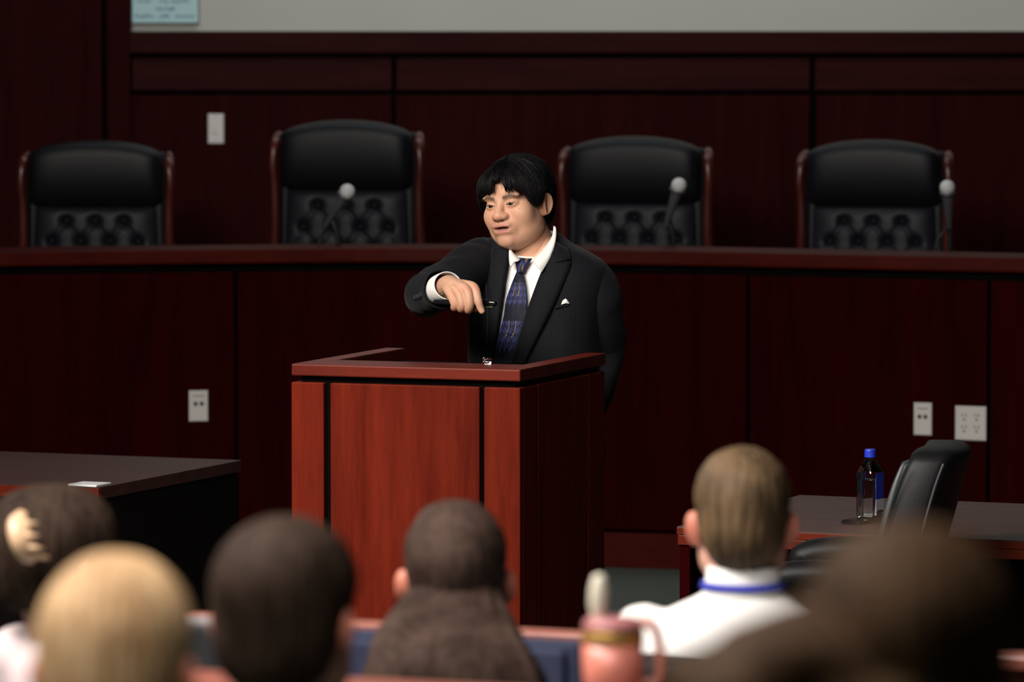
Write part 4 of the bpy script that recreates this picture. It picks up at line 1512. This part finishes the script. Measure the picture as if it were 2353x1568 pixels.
finger([hp(1040, 652, .53), hp(1066, 655, .56), hp(1089, 662, .585), hp(1098, 688, .60), hp(1103, 705, .60), hp(1108, 716, .60)], [.014, .0145, .0138, .0118, .0103, .0088])
finger([hp(1034, 655, .53), hp(1054, 658, .57), hp(1073, 668, .595), hp(1079, 695, .605), hp(1077, 711, .595), hp(1074, 712, .57), hp(1072, 700, .55)], [.014, .0145, .0140, .0125, .0118, .0105, .009])
finger([hp(1030, 658, .53), hp(1043, 663, .57), hp(1055, 675, .59), hp(1062, 698, .598), hp(1061, 709, .588), hp(1058, 709, .565), hp(1058, 697, .545)], [.014, .0145, .0138, .0125, .0116, .0105, .009])
finger([hp(1026, 661, .53), hp(1031, 668, .56), hp(1038, 680, .578), hp(1045, 699, .584), hp(1045, 707, .575), hp(1043, 706, .553), hp(1044, 696, .535)], [.014, .0138, .0130, .0118, .0108, .0098, .0085])
finger([hp(1042, 662, .51), hp(1066, 680, .53), hp(1084, 697, .545), hp(1093, 710, .555)], [.016, .0155, .0125, .0105])       # thumb
finger([hp(1016, 664, .40), hp(1024, 660, .47), hp(1032, 655, .515), hp(1046, 660, .555)], [.031, .029, .027, .024])           # wrist into the back of the hand
finger([hp(1034, 654, .52), hp(1060, 664, .565), hp(1072, 672, .575)], [.022, .0235, .018])
finger([hp(1087, 664, .578), hp(1070, 668, .585), hp(1052, 674, .580), hp(1036, 680, .566)], [.0150, .0165, .0165, .0140])
Vh, Fh2 = join(hand_parts)
hm = bpy.data.meshes.new('hand_tmp')
hm.from_pydata([tuple(v) for v in Vh], [], Fh2)
ho = bpy.data.objects.new('hand_tmp', hm)
COL.objects.link(ho)
md = ho.modifiers.new('r', 'REMESH')
md.mode = 'VOXEL'
md.voxel_size = 0.0016
ms = ho.modifiers.new('s', 'SMOOTH')
ms.factor = 0.5
ms.iterations = 3
dg = bpy.context.evaluated_depsgraph_get()
em = ho.evaluated_get(dg).to_mesh()
Vh = np.array([tuple(v.co) for v in em.vertices])
Fh2 = [tuple(p.vertices) for p in em.polygons]
ho.evaluated_get(dg).to_mesh_clear()
bpy.data.objects.remove(ho)
bpy.data.meshes.remove(hm)
Chd = np.tile(np.array(SKIN) * [0.96, 1.0, 1.04], (len(Vh), 1))
for kp in (hp(1090, 660, .60), hp(1072, 662, .61), hp(1054, 668, .605), hp(1036, 676, .59), hp(1078, 712, .605), hp(1062, 710, .60), hp(1046, 707, .59)):
    d2 = ((Vh - kp) ** 2).sum(1)
    Chd *= 1 - np.exp(-d2 / 0.00012)[:, None] * np.array([0.03, 0.20, 0.22])
nl = hp(1108.5, 716, .612)
d2 = ((Vh - nl) * [1, 0.6, 0.8])
Chd = Chd + np.exp(-(d2 ** 2).sum(1) / 0.000025)[:, None] * np.array([0.10, 0.08, 0.07])
add_part(Vh, Fh2, Chd)
arm_in = smooth_path(np.vstack([rp_[::6, :3], hp(1018, 662, .44)[None]]), 3)
add_part(*tube(arm_in, 0.026, 12), SKIN)


def link_islands(Vs, Fs):
    """tie neighbouring skins together where they meet inside the body"""
    off = np.cumsum([0] + [len(v) for v in Vs])
    done = [0]
    todo = list(range(1, len(Vs)))
    while todo:
        best = None
        for b in todo:
            sb = Vs[b][::max(1, len(Vs[b]) // 300)]
            for a in done:
                sa_ = Vs[a][::max(1, len(Vs[a]) // 300)]
                d = np.linalg.norm(sa_[:, None] - sb[None], axis=2)
                i_, j_ = np.unravel_index(np.argmin(d), d.shape)
                if best is None or d[i_, j_] < best[0]:
                    best = (d[i_, j_], a, b, i_ * max(1, len(Vs[a]) // 300), j_ * max(1, len(Vs[b]) // 300))
        _, a, b, i_, j_ = best
        j2 = j_ + 1 if j_ + 1 < len(Vs[b]) else j_ - 1
        Fs.append((off[a] + i_, off[b] + j_, off[b] + j2))
        done.append(b)
        todo.remove(b)


link_islands(parts_V, parts_F)
mk('body', np.vstack(parts_V), parts_F, M['skin'], sp, smooth=True, cols=np.vstack(parts_C))

# eyes
for s in (1, -1):
    V, F = ball((0, 0, 0), 0.0125, 40, 30)
    gz = np.array([0.10, -1, 0.0]) / np.linalg.norm([0.10, -1, 0.0])
    ca = V @ gz / 0.0125
    C = np.tile(np.array([0.30, 0.25, 0.22]), (len(V), 1))
    iris = ca > math.cos(0.56)
    C[iris] = (0.020, 0.010, 0.006)
    C[ca > math.cos(0.22)] = (0.003, 0.002, 0.002)
    mk('eye', face(V + np.array([s * EYE[0], EYE[1] - 0.0022, EYE[2] + 0.0005])), F, M['eye'], sp, smooth=True, cols=C)
# tongue inside the open mouth
V, F = ball((0, -.078, -.0645), (.018, .014, .0042), 16, 8)
mk('tongue', face(V), F, plain('tongue', (0.25, 0.08, 0.085), 0.4), sp, smooth=True)

# his hair: thick straight black hair with a fringe
def sp_hair(p):
    d = ell(p, (0, .022, .042), (.097, .108, .090))
    d = smin(d, both(ell, p, (.050, -.012, .020), (.046, .070, .062)), .03)
    d = smin(d, ell(p, (0, -.050, .056), (.074, .060, .050)), .02)
    d = smin(d, ell(p, (0, .060, -.015), (.074, .062, .080)), .03)
    return d


def sp_line(a):
    d = math.degrees(a)          # + is his left (image right)
    k = np.array([[-180, -.075], [-140, -.072], [-110, -.045], [-95, -.030], [-75, -.030], [-60, .004], [-46, .040], [-30, .050], [-16, .050], [-5, .053], [0, .076], [11, .084], [17, .072], [21, .051], [32, .048], [44, .041], [54, .024], [62, .002], [68, -.008], [76, -.010], [86, -.008], [91, .016], [99, .028], [113, .028], [119, -.01], [126, -.058], [140, -.072], [180, -.075]])
    return float(np.interp(d, k[:, 0], k[:, 1]))


V, F = hair_cap(sp_hair, sp_line, 110, 420, 0.010, 3, 24, 0.006, 0.004)
hr = mk('hair', face(V), F, M['hair_black'], sp, smooth=True)
# loose strands along the fringe, temples and crown
r = np.random.default_rng(11)
sv = []
for k in range(900):
    a = r.uniform(-PI, PI)
    if 84 < math.degrees(a) < 122:
        continue
    zl = sp_line(a) + r.normal(-0.003, 0.005)
    e1 = math.asin(np.clip((zl - CEN[2]) / 0.125, -0.9, 0.9))
    e2 = e1 + r.uniform(0.35, 0.9)
    pts = []
    da = r.normal(0, 0.06)
    es = np.linspace(e2, e1, 6)
    As = a + da * np.linspace(0, 1, 6)
    D = np.stack([np.sin(As) * np.cos(es), -np.cos(As) * np.cos(es), np.sin(es)], 1)
    R = radial_surface(lambda q: sp_hair(q + CEN), D, 0.2, 0.04, 24)
    lift_ = r.uniform(-0.001, 0.0035)
    pts = D * (R + lift_)[:, None] + CEN
    sv.append(tube(pts, np.linspace(0.0008, 0.00025, 6), 4, round_ends=(False, False)))
V, F = join(sv)
mk('loose_strands', face(V), F, M['hair_black'], hr, smooth=True, kind='stuff')

# the marker he holds
ma, mb = hp(1001, 694, .50), hp(1140, 697, .585)
mkx = thing('marker_pen', 'black marker pen held in the pointing hand', 'pen', ma)
dm = (mb - ma) / np.linalg.norm(mb - ma)
V, F = tube([ma, ma + dm * 0.02, mb - dm * 0.05, mb - dm * 0.048], [.0075, .0080, .0080, .0086], 20)
mk('barrel', V, F, M['gloss_black'], mkx, smooth=True)
mk('pen_cap', *tube([mb - dm * 0.046, mb - dm * 0.004], [.0090, .0085], 20), M['gloss_black'], mkx, smooth=True)
mk('cap_ring', *tube([mb - dm * 0.050, mb - dm * 0.0465], .0092, 20, round_ends=(False, False)), M['chrome'], mkx, smooth=True)
mk('clip', *tube([mb - dm * 0.04 + [0, -.004, -.0105], mb - dm * 0.012 + [0, -.004, -.0105]], 0.0016, 8), plain('olive_clip', (0.10, 0.10, 0.03), 0.4), mkx, smooth=True)

# ------------------------------------------------------------------ the audience, seen from behind
def fuse(parts, voxel, it=3):
    """merge overlapping closed pieces into one continuous skin"""
    V, F = join(parts)
    me = bpy.data.meshes.new('fuse_tmp')
    me.from_pydata([tuple(v) for v in V], [], F)
    o = bpy.data.objects.new('fuse_tmp', me)
    COL.objects.link(o)
    m1 = o.modifiers.new('r', 'REMESH')
    m1.mode = 'VOXEL'
    m1.voxel_size = voxel
    m2 = o.modifiers.new('s', 'SMOOTH')
    m2.factor = 0.5
    m2.iterations = it
    dg_ = bpy.context.evaluated_depsgraph_get()
    e = o.evaluated_get(dg_)
    em_ = e.to_mesh()
    V = np.array([tuple(v.co) for v in em_.vertices])
    F = [tuple(q.vertices) for q in em_.polygons]
    e.to_mesh_clear()
    bpy.data.objects.remove(o)
    bpy.data.meshes.remove(me)
    return V, F


def listener(label, px, py, Y, yaw, hs, skin, floor, top_mat, pants, neck_len=0.12, lean=0.0, shw=0.20, roll=0, pitch=0, body_dx=0.0):
    """seated person with the head centre under (px, py); returns the root, head pose and shoulder point"""
    hc = at(px, py, Y)
    root = thing('person', label, 'person', (hc[0], Y, floor))
    fp = pose(hc, yaw, pitch, roll, hs)
    Ph, Fh_, Ch_ = make_head(skin, False, 60, 80)
    PV, PF, PC = [fp(Ph)], list(Fh_), [Ch_]
    k = len(Ph)

    def add(V, F, C):
        nonlocal k
        PV.append(np.asarray(V, float))
        PF.extend([tuple(int(i) + k for i in f) for f in F])
        C = np.asarray(C, float)
        PC.append(np.tile(C, (len(V), 1)) if C.ndim == 1 else C)
        k += len(V)
    for s in (1, -1):
        V, F, C = make_ear(s, np.array(skin) * [0.95, 0.66, 0.60])
        add(fp(V), F, C)
    sh = hc + np.array([body_dx, 0.0 + lean, -0.125 - neck_len * 0.75])       # base of the neck
    V, F = tube([fp([[0, .02, -.05]])[0], hc + [0, -0.01, -.13], sh + [0, 0, -0.05]], [.056, .056, .07], 24)
    add(V, F, np.array(skin) * 0.95)
    ca, sa = math.cos(math.radians(20)), math.sin(math.radians(20))
    u, n_ = np.array([ca, -sa, 0]), np.array([sa, ca, 0])
    hip = np.array([hc[0] + body_dx, Y, floor + 0.50]) - n_ * 0.02
    T = smooth_path([(0.060, .052, 0.0), (.085, .062, -.018), (shw * .72, .085, -.045), (shw * .96, .105, -.085), (shw * 1.02, .115, -.14), (shw * .95, .118, -.28), (shw * .88, .12, -.42)], 4)
    rings = []
    for a, b_, dz in T:
        q = -dz / 0.42
        c = sh * (1 - q) + hip * q
        c = np.array([c[0], c[1], sh[2] + dz])
        tt = np.linspace(0, 2 * PI, 40, endpoint=False)
        rings.append(c + np.outer(a * np.cos(tt), u) + np.outer(b_ * np.sin(tt), n_))
    rings.append(rings[-1] * [1, 1, 0] + [0, 0, hip[2]])
    pieces = [loft(rings)]
    for s in (1, -1):
        a = sh + u * s * (shw - 0.02) + [0, 0, -.085]
        e = a + u * s * 0.05 + n_ * 0.06 + [0, 0, -.27]
        w = e + n_ * 0.20 - u * s * 0.06 + [0, 0, .02]
        q = smooth_path([(*a, .062), (*((a + e) / 2), .055), (*e, .047), (*w, .038)], 5)
        pieces.append(tube(q[:, :3], q[:, 3], 16))
        add(*tube(q[:, :3], q[:, 3] * 0.6, 10), skin)
        hnd = fuse([tube([w - n_ * .03, w + n_ * 0.05, w + n_ * .08], [.026, .034, .030], 12, 0.55)] + [tube([w + n_ * 0.07 + u * (i - 1.5) * 0.018, w + n_ * 0.12 + u * (i - 1.5) * .019 + [0, 0, -.01], w + n_ * (0.145 - 0.006 * abs(i - 1.3)) + u * (i - 1.5) * .018 + [0, 0, -.03]], [.0095, .009, .008], 8) for i in range(4)] + [tube([w + n_ * 0.02 - u * s * 0.02, w + n_ * 0.07 - u * s * .045], [.012, .010], 8)], 0.004, 2)
        add(hnd[0], hnd[1], skin)
    V, F = fuse(pieces, 0.011, 4)
    for i, v in enumerate(V):
        V[i] = v + np.array([1, 1, .6]) * noise.noise(Vector((v[0] * 11, v[1] * 11, v[2] * 9))) * 0.006
    top = mk('top', V, F, top_mat, root, smooth=True)
    for s in (1, -1):
        a = hip + u * s * 0.10
        kn = a + n_ * 0.42 + [0, 0, 0.03]
        ft = kn + n_ * 0.02
        ft = np.array([ft[0], ft[1], floor + 0.06])
        q = smooth_path([(*a, .090), (*((a + kn) / 2), .080), (*kn, .066), (*((kn + ft) / 2), .056), (*ft, .05)], 5)
        mk('trouser_leg', *tube(q[:, :3], q[:, 3], 16), pants, root, smooth=True)
        V, F = ball((0, 0, 0), (0.045, 0.12, 0.05), 14, 10)
        V = V[:, 0:1] * u + V[:, 1:2] * n_ + np.outer(V[:, 2], [0, 0, 1]) + ft + n_ * 0.05 + [0, 0, -.02]
        V[:, 2] = np.maximum(V[:, 2], floor)
        mk('shoe', V, F, M['shoe'], root, smooth=True)
    V, F = loft([r_ * [1, 1, 1] * 1.0 for r_ in [c_.mean(0) + (c_ - c_.mean(0)) * 0.8 for c_ in rings[::4]]])
    add(V, F, skin)
    link_islands(PV, PF)
    mk('body', np.vstack(PV), PF, M['skin'], root, smooth=True, cols=np.vstack(PC))
    return root, fp, sh, u, n_


def short_sdf(t_top, t_side, t_back):
    def f(p):
        d = ell(p, (0, .014, .040), (.0775 + t_side, .097 + t_back, .083 + t_top))
        d = smin(d, ell(p, (0, .040, -.020), (.066 + t_side * .8, .066 + t_back, .075)), .03)
        return d
    return f


def line_of(tab):
    tab = np.array(tab, float)
    return lambda a: float(np.interp(math.degrees(a), tab[:, 0], tab[:, 1]))


BACK = [[-180, -.085], [-130, -.082], [-108, -.040], [-100, .012], [-84, .020], [-72, -.005], [-55, .03], [-30, .075], [0, .085], [30, .075], [55, .03], [72, -.005], [84, .020], [100, .012], [108, -.040], [130, -.082], [180, -.085]]
LOW = [[-180, -.10], [-110, -.095], [-100, -.01], [-80, .0], [-60, .02], [0, .07], [60, .02], [80, .0], [100, -.01], [110, -.095], [180, -.10]]

M['hair_brown'] = hair_material('light_brown_hair', (0.060, 0.037, 0.019), (0.140, 0.086, 0.044), 0.6, 0.15)
M['hair_dark'] = hair_material('dark_brown_hair', (0.018, 0.0105, 0.007), (0.044, 0.027, 0.019), 0.65, 0.06)
M['hair_mid'] = hair_material('long_brown_hair', (0.027, 0.016, 0.012), (0.062, 0.038, 0.029), 0.65, 0.05)
M['hair_blond'] = hair_material('blond_hair', (0.42, 0.245, 0.115), (0.66, 0.43, 0.23), 0.65, 0.15)
M['hair_chest'] = hair_material('chestnut_hair', (0.040, 0.020, 0.009), (0.085, 0.046, 0.022), 0.7, 0.08)
M['blouse'] = plain('pale_pink_blouse', (0.68, 0.55, 0.55), 0.7, bump=0.1, nscale=25)
M['dark_top'] = plain('dark_knit', (0.015, 0.015, 0.018), 0.8)
M['grey_top'] = plain('grey_jacket', (0.035, 0.035, 0.038), 0.8)
M['brown_top'] = plain('brown_top', (0.055, 0.035, 0.024), 0.8)
M['pants'] = plain('dark_trousers', (0.012, 0.012, 0.015), 0.8)
M['lanyard'] = plain('blue_lanyard', (0.03, 0.04, 0.38), 0.6)
M['horn'] = plain('tan_hair_clip', (0.62, 0.40, 0.24), 0.35, noise_amt=0.2, nscale=60)
PINK = (0.62, 0.33, 0.25)

# man in the white shirt
rt, fp, sh, u, n_ = listener('man with short brown hair in a white shirt and blue lanyard, back turned', 1706, 1192, 9.0, 183, 0.98, PINK, 0.0, M['shirt'], M['pants'], -0.01, -0.02, 0.195)
V, F = hair_cap(short_sdf(.007, .006, .012), line_of(BACK), 60, 180, 0.004, 5, 30, relief=0.009)
mk('hair', fp(V), F, M['hair_brown'], rt, smooth=True)
rows = []
for h, r_ in ((-.028, .070), (-.002, .066), (.024, .062), (.026, .058), (.0, .061)):
    tt = np.linspace(0, 2 * PI, 40, endpoint=False)
    rows.append(sh + np.array([0, 0, .012 + h]) + np.outer(np.cos(tt) * r_, u) + np.outer(np.sin(tt) * r_ * .92, n_))
V, F = loft(rows, cap0=False, cap1=False)
mk('shirt_collar', V, F, M['shirt'], rt, smooth=True)
tt = np.linspace(0, 2 * PI, 48, endpoint=False)
ctr = [sh + np.array([0, 0, +.006 - .07 * max(0, math.sin(t)) ** 2]) + u * math.cos(t) * .069 + n_ * math.sin(t) * (.064 + .03 * max(0, math.sin(t))) for t in tt]
V, F = loft([[c + np.array([0, 0, dz]) + (c - sh) * [1, 1, 0] * k for c in ctr] for dz, k in ((-.006, .03), (.005, 0), (.005, .05), (-.006, .08))], cap0=False, cap1=False)
mk('lanyard', V, F, M['lanyard'], rt, smooth=False)

# woman with long hair, middle
rt, fp, sh, u, n_ = listener('woman with long loose brown hair in front of the lectern, back turned', 1046, 1322, 8.6, 178, 1.0, PINK, 0.0, M['grey_top'], M['pants'], 0.0, -0.02, 0.185, 0, -10)
V, F = hair_cap(short_sdf(.005, .006, .014), line_of(LOW), 60, 180, 0.003, 8, 34, relief=0.009)
hr = mk('hair', fp(V), F, M['hair_mid'], rt, smooth=True)
Yh = 8.6


def fall(rows, seed, name, parent, mat, relief=0.006):
    """curtain of hair: rows of (y px, x left, x right, Y, half depth)"""
    rw = smooth_path(np.array(rows, float), 7)
    rg = np.random.default_rng(seed)
    ph = rg.uniform(0, 6.28, 8)
    rings = []
    for (py_, xl_, xr_, Y_, hd) in rw:
        a, c = at(xl_, py_, Y_), at(xr_, py_, Y_)
        ce, hw = (a + c) / 2, (c[0] - a[0]) / 2
        tt = np.linspace(0, 2 * PI, 72, endpoint=False)
        rel = sum(np.sin(tt * f + p + py_ * .012) for f, p in zip((9, 14, 19, 23, 29, 31, 37, 41), ph)) / 8
        rr = 1 + rel * relief / 0.06
        rings.append(ce + np.outer(np.sign(np.cos(tt)) * np.abs(np.cos(tt)) ** .8 * hw * rr, [1, 0, 0]) + np.outer(np.sin(tt) * hd * rr, [0, 1, 0]))
    V, F = loft(rings)
    return mk(name, V, F, mat, parent, smooth=True)


fall([(1262, 965, 1132, Yh - .04, .06), (1310, 950, 1146, Yh - .05, .07), (1350, 945, 1150, Yh - .06, .065), (1400, 905, 1170, Yh - .13, .075), (1450, 872, 1196, Yh - .22, .07), (1510, 850, 1232, Yh - .28, .05), (1600, 830, 1262, Yh - .29, .045), (1720, 840, 1240, Yh - .29, .03)], 4, 'hair_fall', hr, M['hair_mid'])

# woman with the hair clip, far left
rt, fp, sh, u, n_ = listener('woman with dark pinned-up hair held by a tan claw clip', 136, 1290, 8.8, 228, 1.02, PINK, 0.0, M['blouse'], M['pants'], -0.065, -0.02, 0.17, 0, 0, 0.075)
V, F = hair_cap(lambda p: smin(short_sdf(.008, .014, .022)(p), ell(p, (0, .088, .032), (.060, .050, .068)), .04), line_of([[-180, -.075], [-110, -.07], [-95, -.02], [-70, -.01], [-50, .03], [0, .07], [50, .03], [70, -.01], [95, -.02], [110, -.07], [180, -.075]]), 60, 180, 0.003, 2, 30, relief=0.009)
hr = mk('hair', fp(V), F, M['hair_dark'], rt, smooth=True)
cl_p = smooth_path([(*at(50, 1182, 8.62), .010), (*at(42, 1205, 8.60), .018), (*at(48, 1240, 8.59), .020), (*at(62, 1270, 8.60), .018), (*at(74, 1286, 8.62), .010)], 6)
mk('claw_clip', *tube(cl_p[:, :3], cl_p[:, 3], 16, 0.5, ref=(0, 1, 0)), M['horn'], hr, smooth=True)
for k in range(4):
    a = cl_p[5 + k * 5, :3]
    mk('clip_tooth', *tube(smooth_path([a, a + [0.022, -0.002, -.003], a + [0.030, 0.02, -.006]], 4), np.linspace(.006, .003, 9), 8), M['horn'], hr, smooth=True)

# blond head, near row
rt, fp, sh, u, n_ = listener('person with short blond hair in the near row, back turned', 272, 1532, 5.2, 192, 0.865, PINK, 0.4, M['dark_top'], M['pants'], 0.10, -0.02, 0.20)
V, F = hair_cap(short_sdf(.012, .010, .012), line_of([[-180, -.10], [-120, -.095], [-104, -.05], [-94, -.012], [-70, -.012], [-50, .03], [0, .08], [50, .03], [70, -.012], [94, -.012], [104, -.05], [120, -.095], [180, -.10]]), 60, 180, 0.003, 9, 34, relief=0.009)
mk('hair', fp(V), F, M['hair_blond'], rt, smooth=True)

# dark-haired man, near row
rt, fp, sh, u, n_ = listener('man with thick dark brown hair in the near row before the lectern', 660, 1414, 6.42, 198, 0.945, PINK, 0.2, M['dark_top'], M['pants'], 0.10, -0.02, 0.20)
V, F = hair_cap(lambda p: smin(short_sdf(.010, .014, .020)(p), ell(p, (0, .055, -.04), (.066, .055, .060)), .03), line_of([[-180, -.105], [-120, -.10], [-104, -.06], [-94, -.02], [-70, -.02], [-50, .03], [0, .08], [50, .03], [70, -.02], [94, -.02], [104, -.06], [120, -.10], [180, -.105]]), 60, 180, 0.006, 12, 20, relief=0.009)
mk('hair', fp(V), F, M['hair_dark'], rt, smooth=True)

# woman with big chestnut hair, nearest the camera on the right
YR = 3.9
rt, fp, sh, u, n_ = listener('woman with big wavy chestnut hair nearest the camera, beside the office chair', 2085, 1560, YR, 184, 0.95, PINK, 0.4, M['brown_top'], M['pants'], 0.10, -0.02, 0.20)
V, F = hair_cap(short_sdf(.004, .006, .010), line_of(LOW), 50, 140, 0.003, 15, 30, relief=0.009)
hr = mk('hair', fp(V), F, M['hair_chest'], rt, smooth=True)
lobes = []
rg = np.random.default_rng(21)
for (x, y, rx, rz, dy) in ((2085, 1430, 150, 152, 0.0), (2010, 1480, 170, 150, -.02), (1910, 1510, 190, 140, -.03), (1800, 1540, 190, 130, -.04), (1700, 1585, 170, 110, -.05), (2130, 1530, 150, 170, -.02), (2170, 1640, 150, 150, -.03), (1990, 1640, 260, 170, -.05), (1820, 1680, 260, 130, -.05)):
    c = at(x, y, YR + dy)
    lobes.append(ball(c, (rx / 3077, 0.085, rz / 3077), 24, 16))
V, F = fuse(lobes, 0.007, 4)
for i, v in enumerate(V):
    V[i] = v + (v - at(1960, 1560, YR)) * (noise.noise(Vector((v[0] * 16, v[1] * 16, v[2] * 9))) * 0.10 + noise.noise(Vector((v[0] * 50, v[1] * 50, v[2] * 14))) * 0.05)
mk('wavy_hair', V, F, M['hair_chest'], hr, smooth=True)

# salmon travel mug on the gallery ledge
M['salmon'] = plain('salmon_enamel', (0.62, 0.20, 0.145), 0.32, spec=0.5)
M['salmon_lid'] = plain('dusty_pink_plastic', (0.40, 0.15, 0.15), 0.4)
M['gold'] = plain('brass_band', (0.62, 0.36, 0.10), 0.3, metal=0.7)
M['cream'] = plain('cream_plastic', (0.72, 0.66, 0.52), 0.45)
al = 0.0
for _ in range(30):
    base = lc + gd * al - gn * 0.055
    pxx = base[0] / base[1] * FPX + 1176.5
    al += (1410 - pxx) / 1690.0
mg = thing('travel_mug', 'salmon travel mug with gold band, handle and cream stopper on the ledge', 'mug', (base[0], base[1], lc[2]))
bz_ = np.array([base[0], base[1], lc[2] + 0.001])
mk('mug_body', *lathe([(0.034, 0), (0.038, 0.003), (0.0405, 0.03), (0.0415, 0.072)], 40, bz_), M['salmon'], mg, smooth=True)
mk('rim_band', *lathe([(0.0416, 0.072), (0.0425, 0.073), (0.0425, 0.088), (0.0416, 0.089)], 40, bz_), M['gold'], mg, smooth=True)
mk('lid', *lathe([(0.041, 0.089), (0.040, 0.100), (0.034, 0.106), (0.012, 0.108)], 40, bz_), M['salmon_lid'], mg, smooth=True)
mk('stopper', *tube(np.array([bz_ + q for q in ((-0.020, 0, 0.104), (-0.020, 0, 0.125), (-0.019, 0, 0.145), (-0.019, 0, 0.158))]), [.0085, .0125, .0125, .0095], 18), M['cream'], mg, smooth=True)
hq = smooth_path([bz_ + np.array(q) for q in ((0.036, -0.004, 0.100), (0.052, -0.004, 0.098), (0.061, -0.004, 0.080), (0.063, -0.004, 0.05), (0.058, -0.004, 0.022), (0.039, -0.004, 0.015))], 6)
mk('handle', *tube(hq, 0.0085, 14, 0.8), M['salmon'], mg, smooth=True)
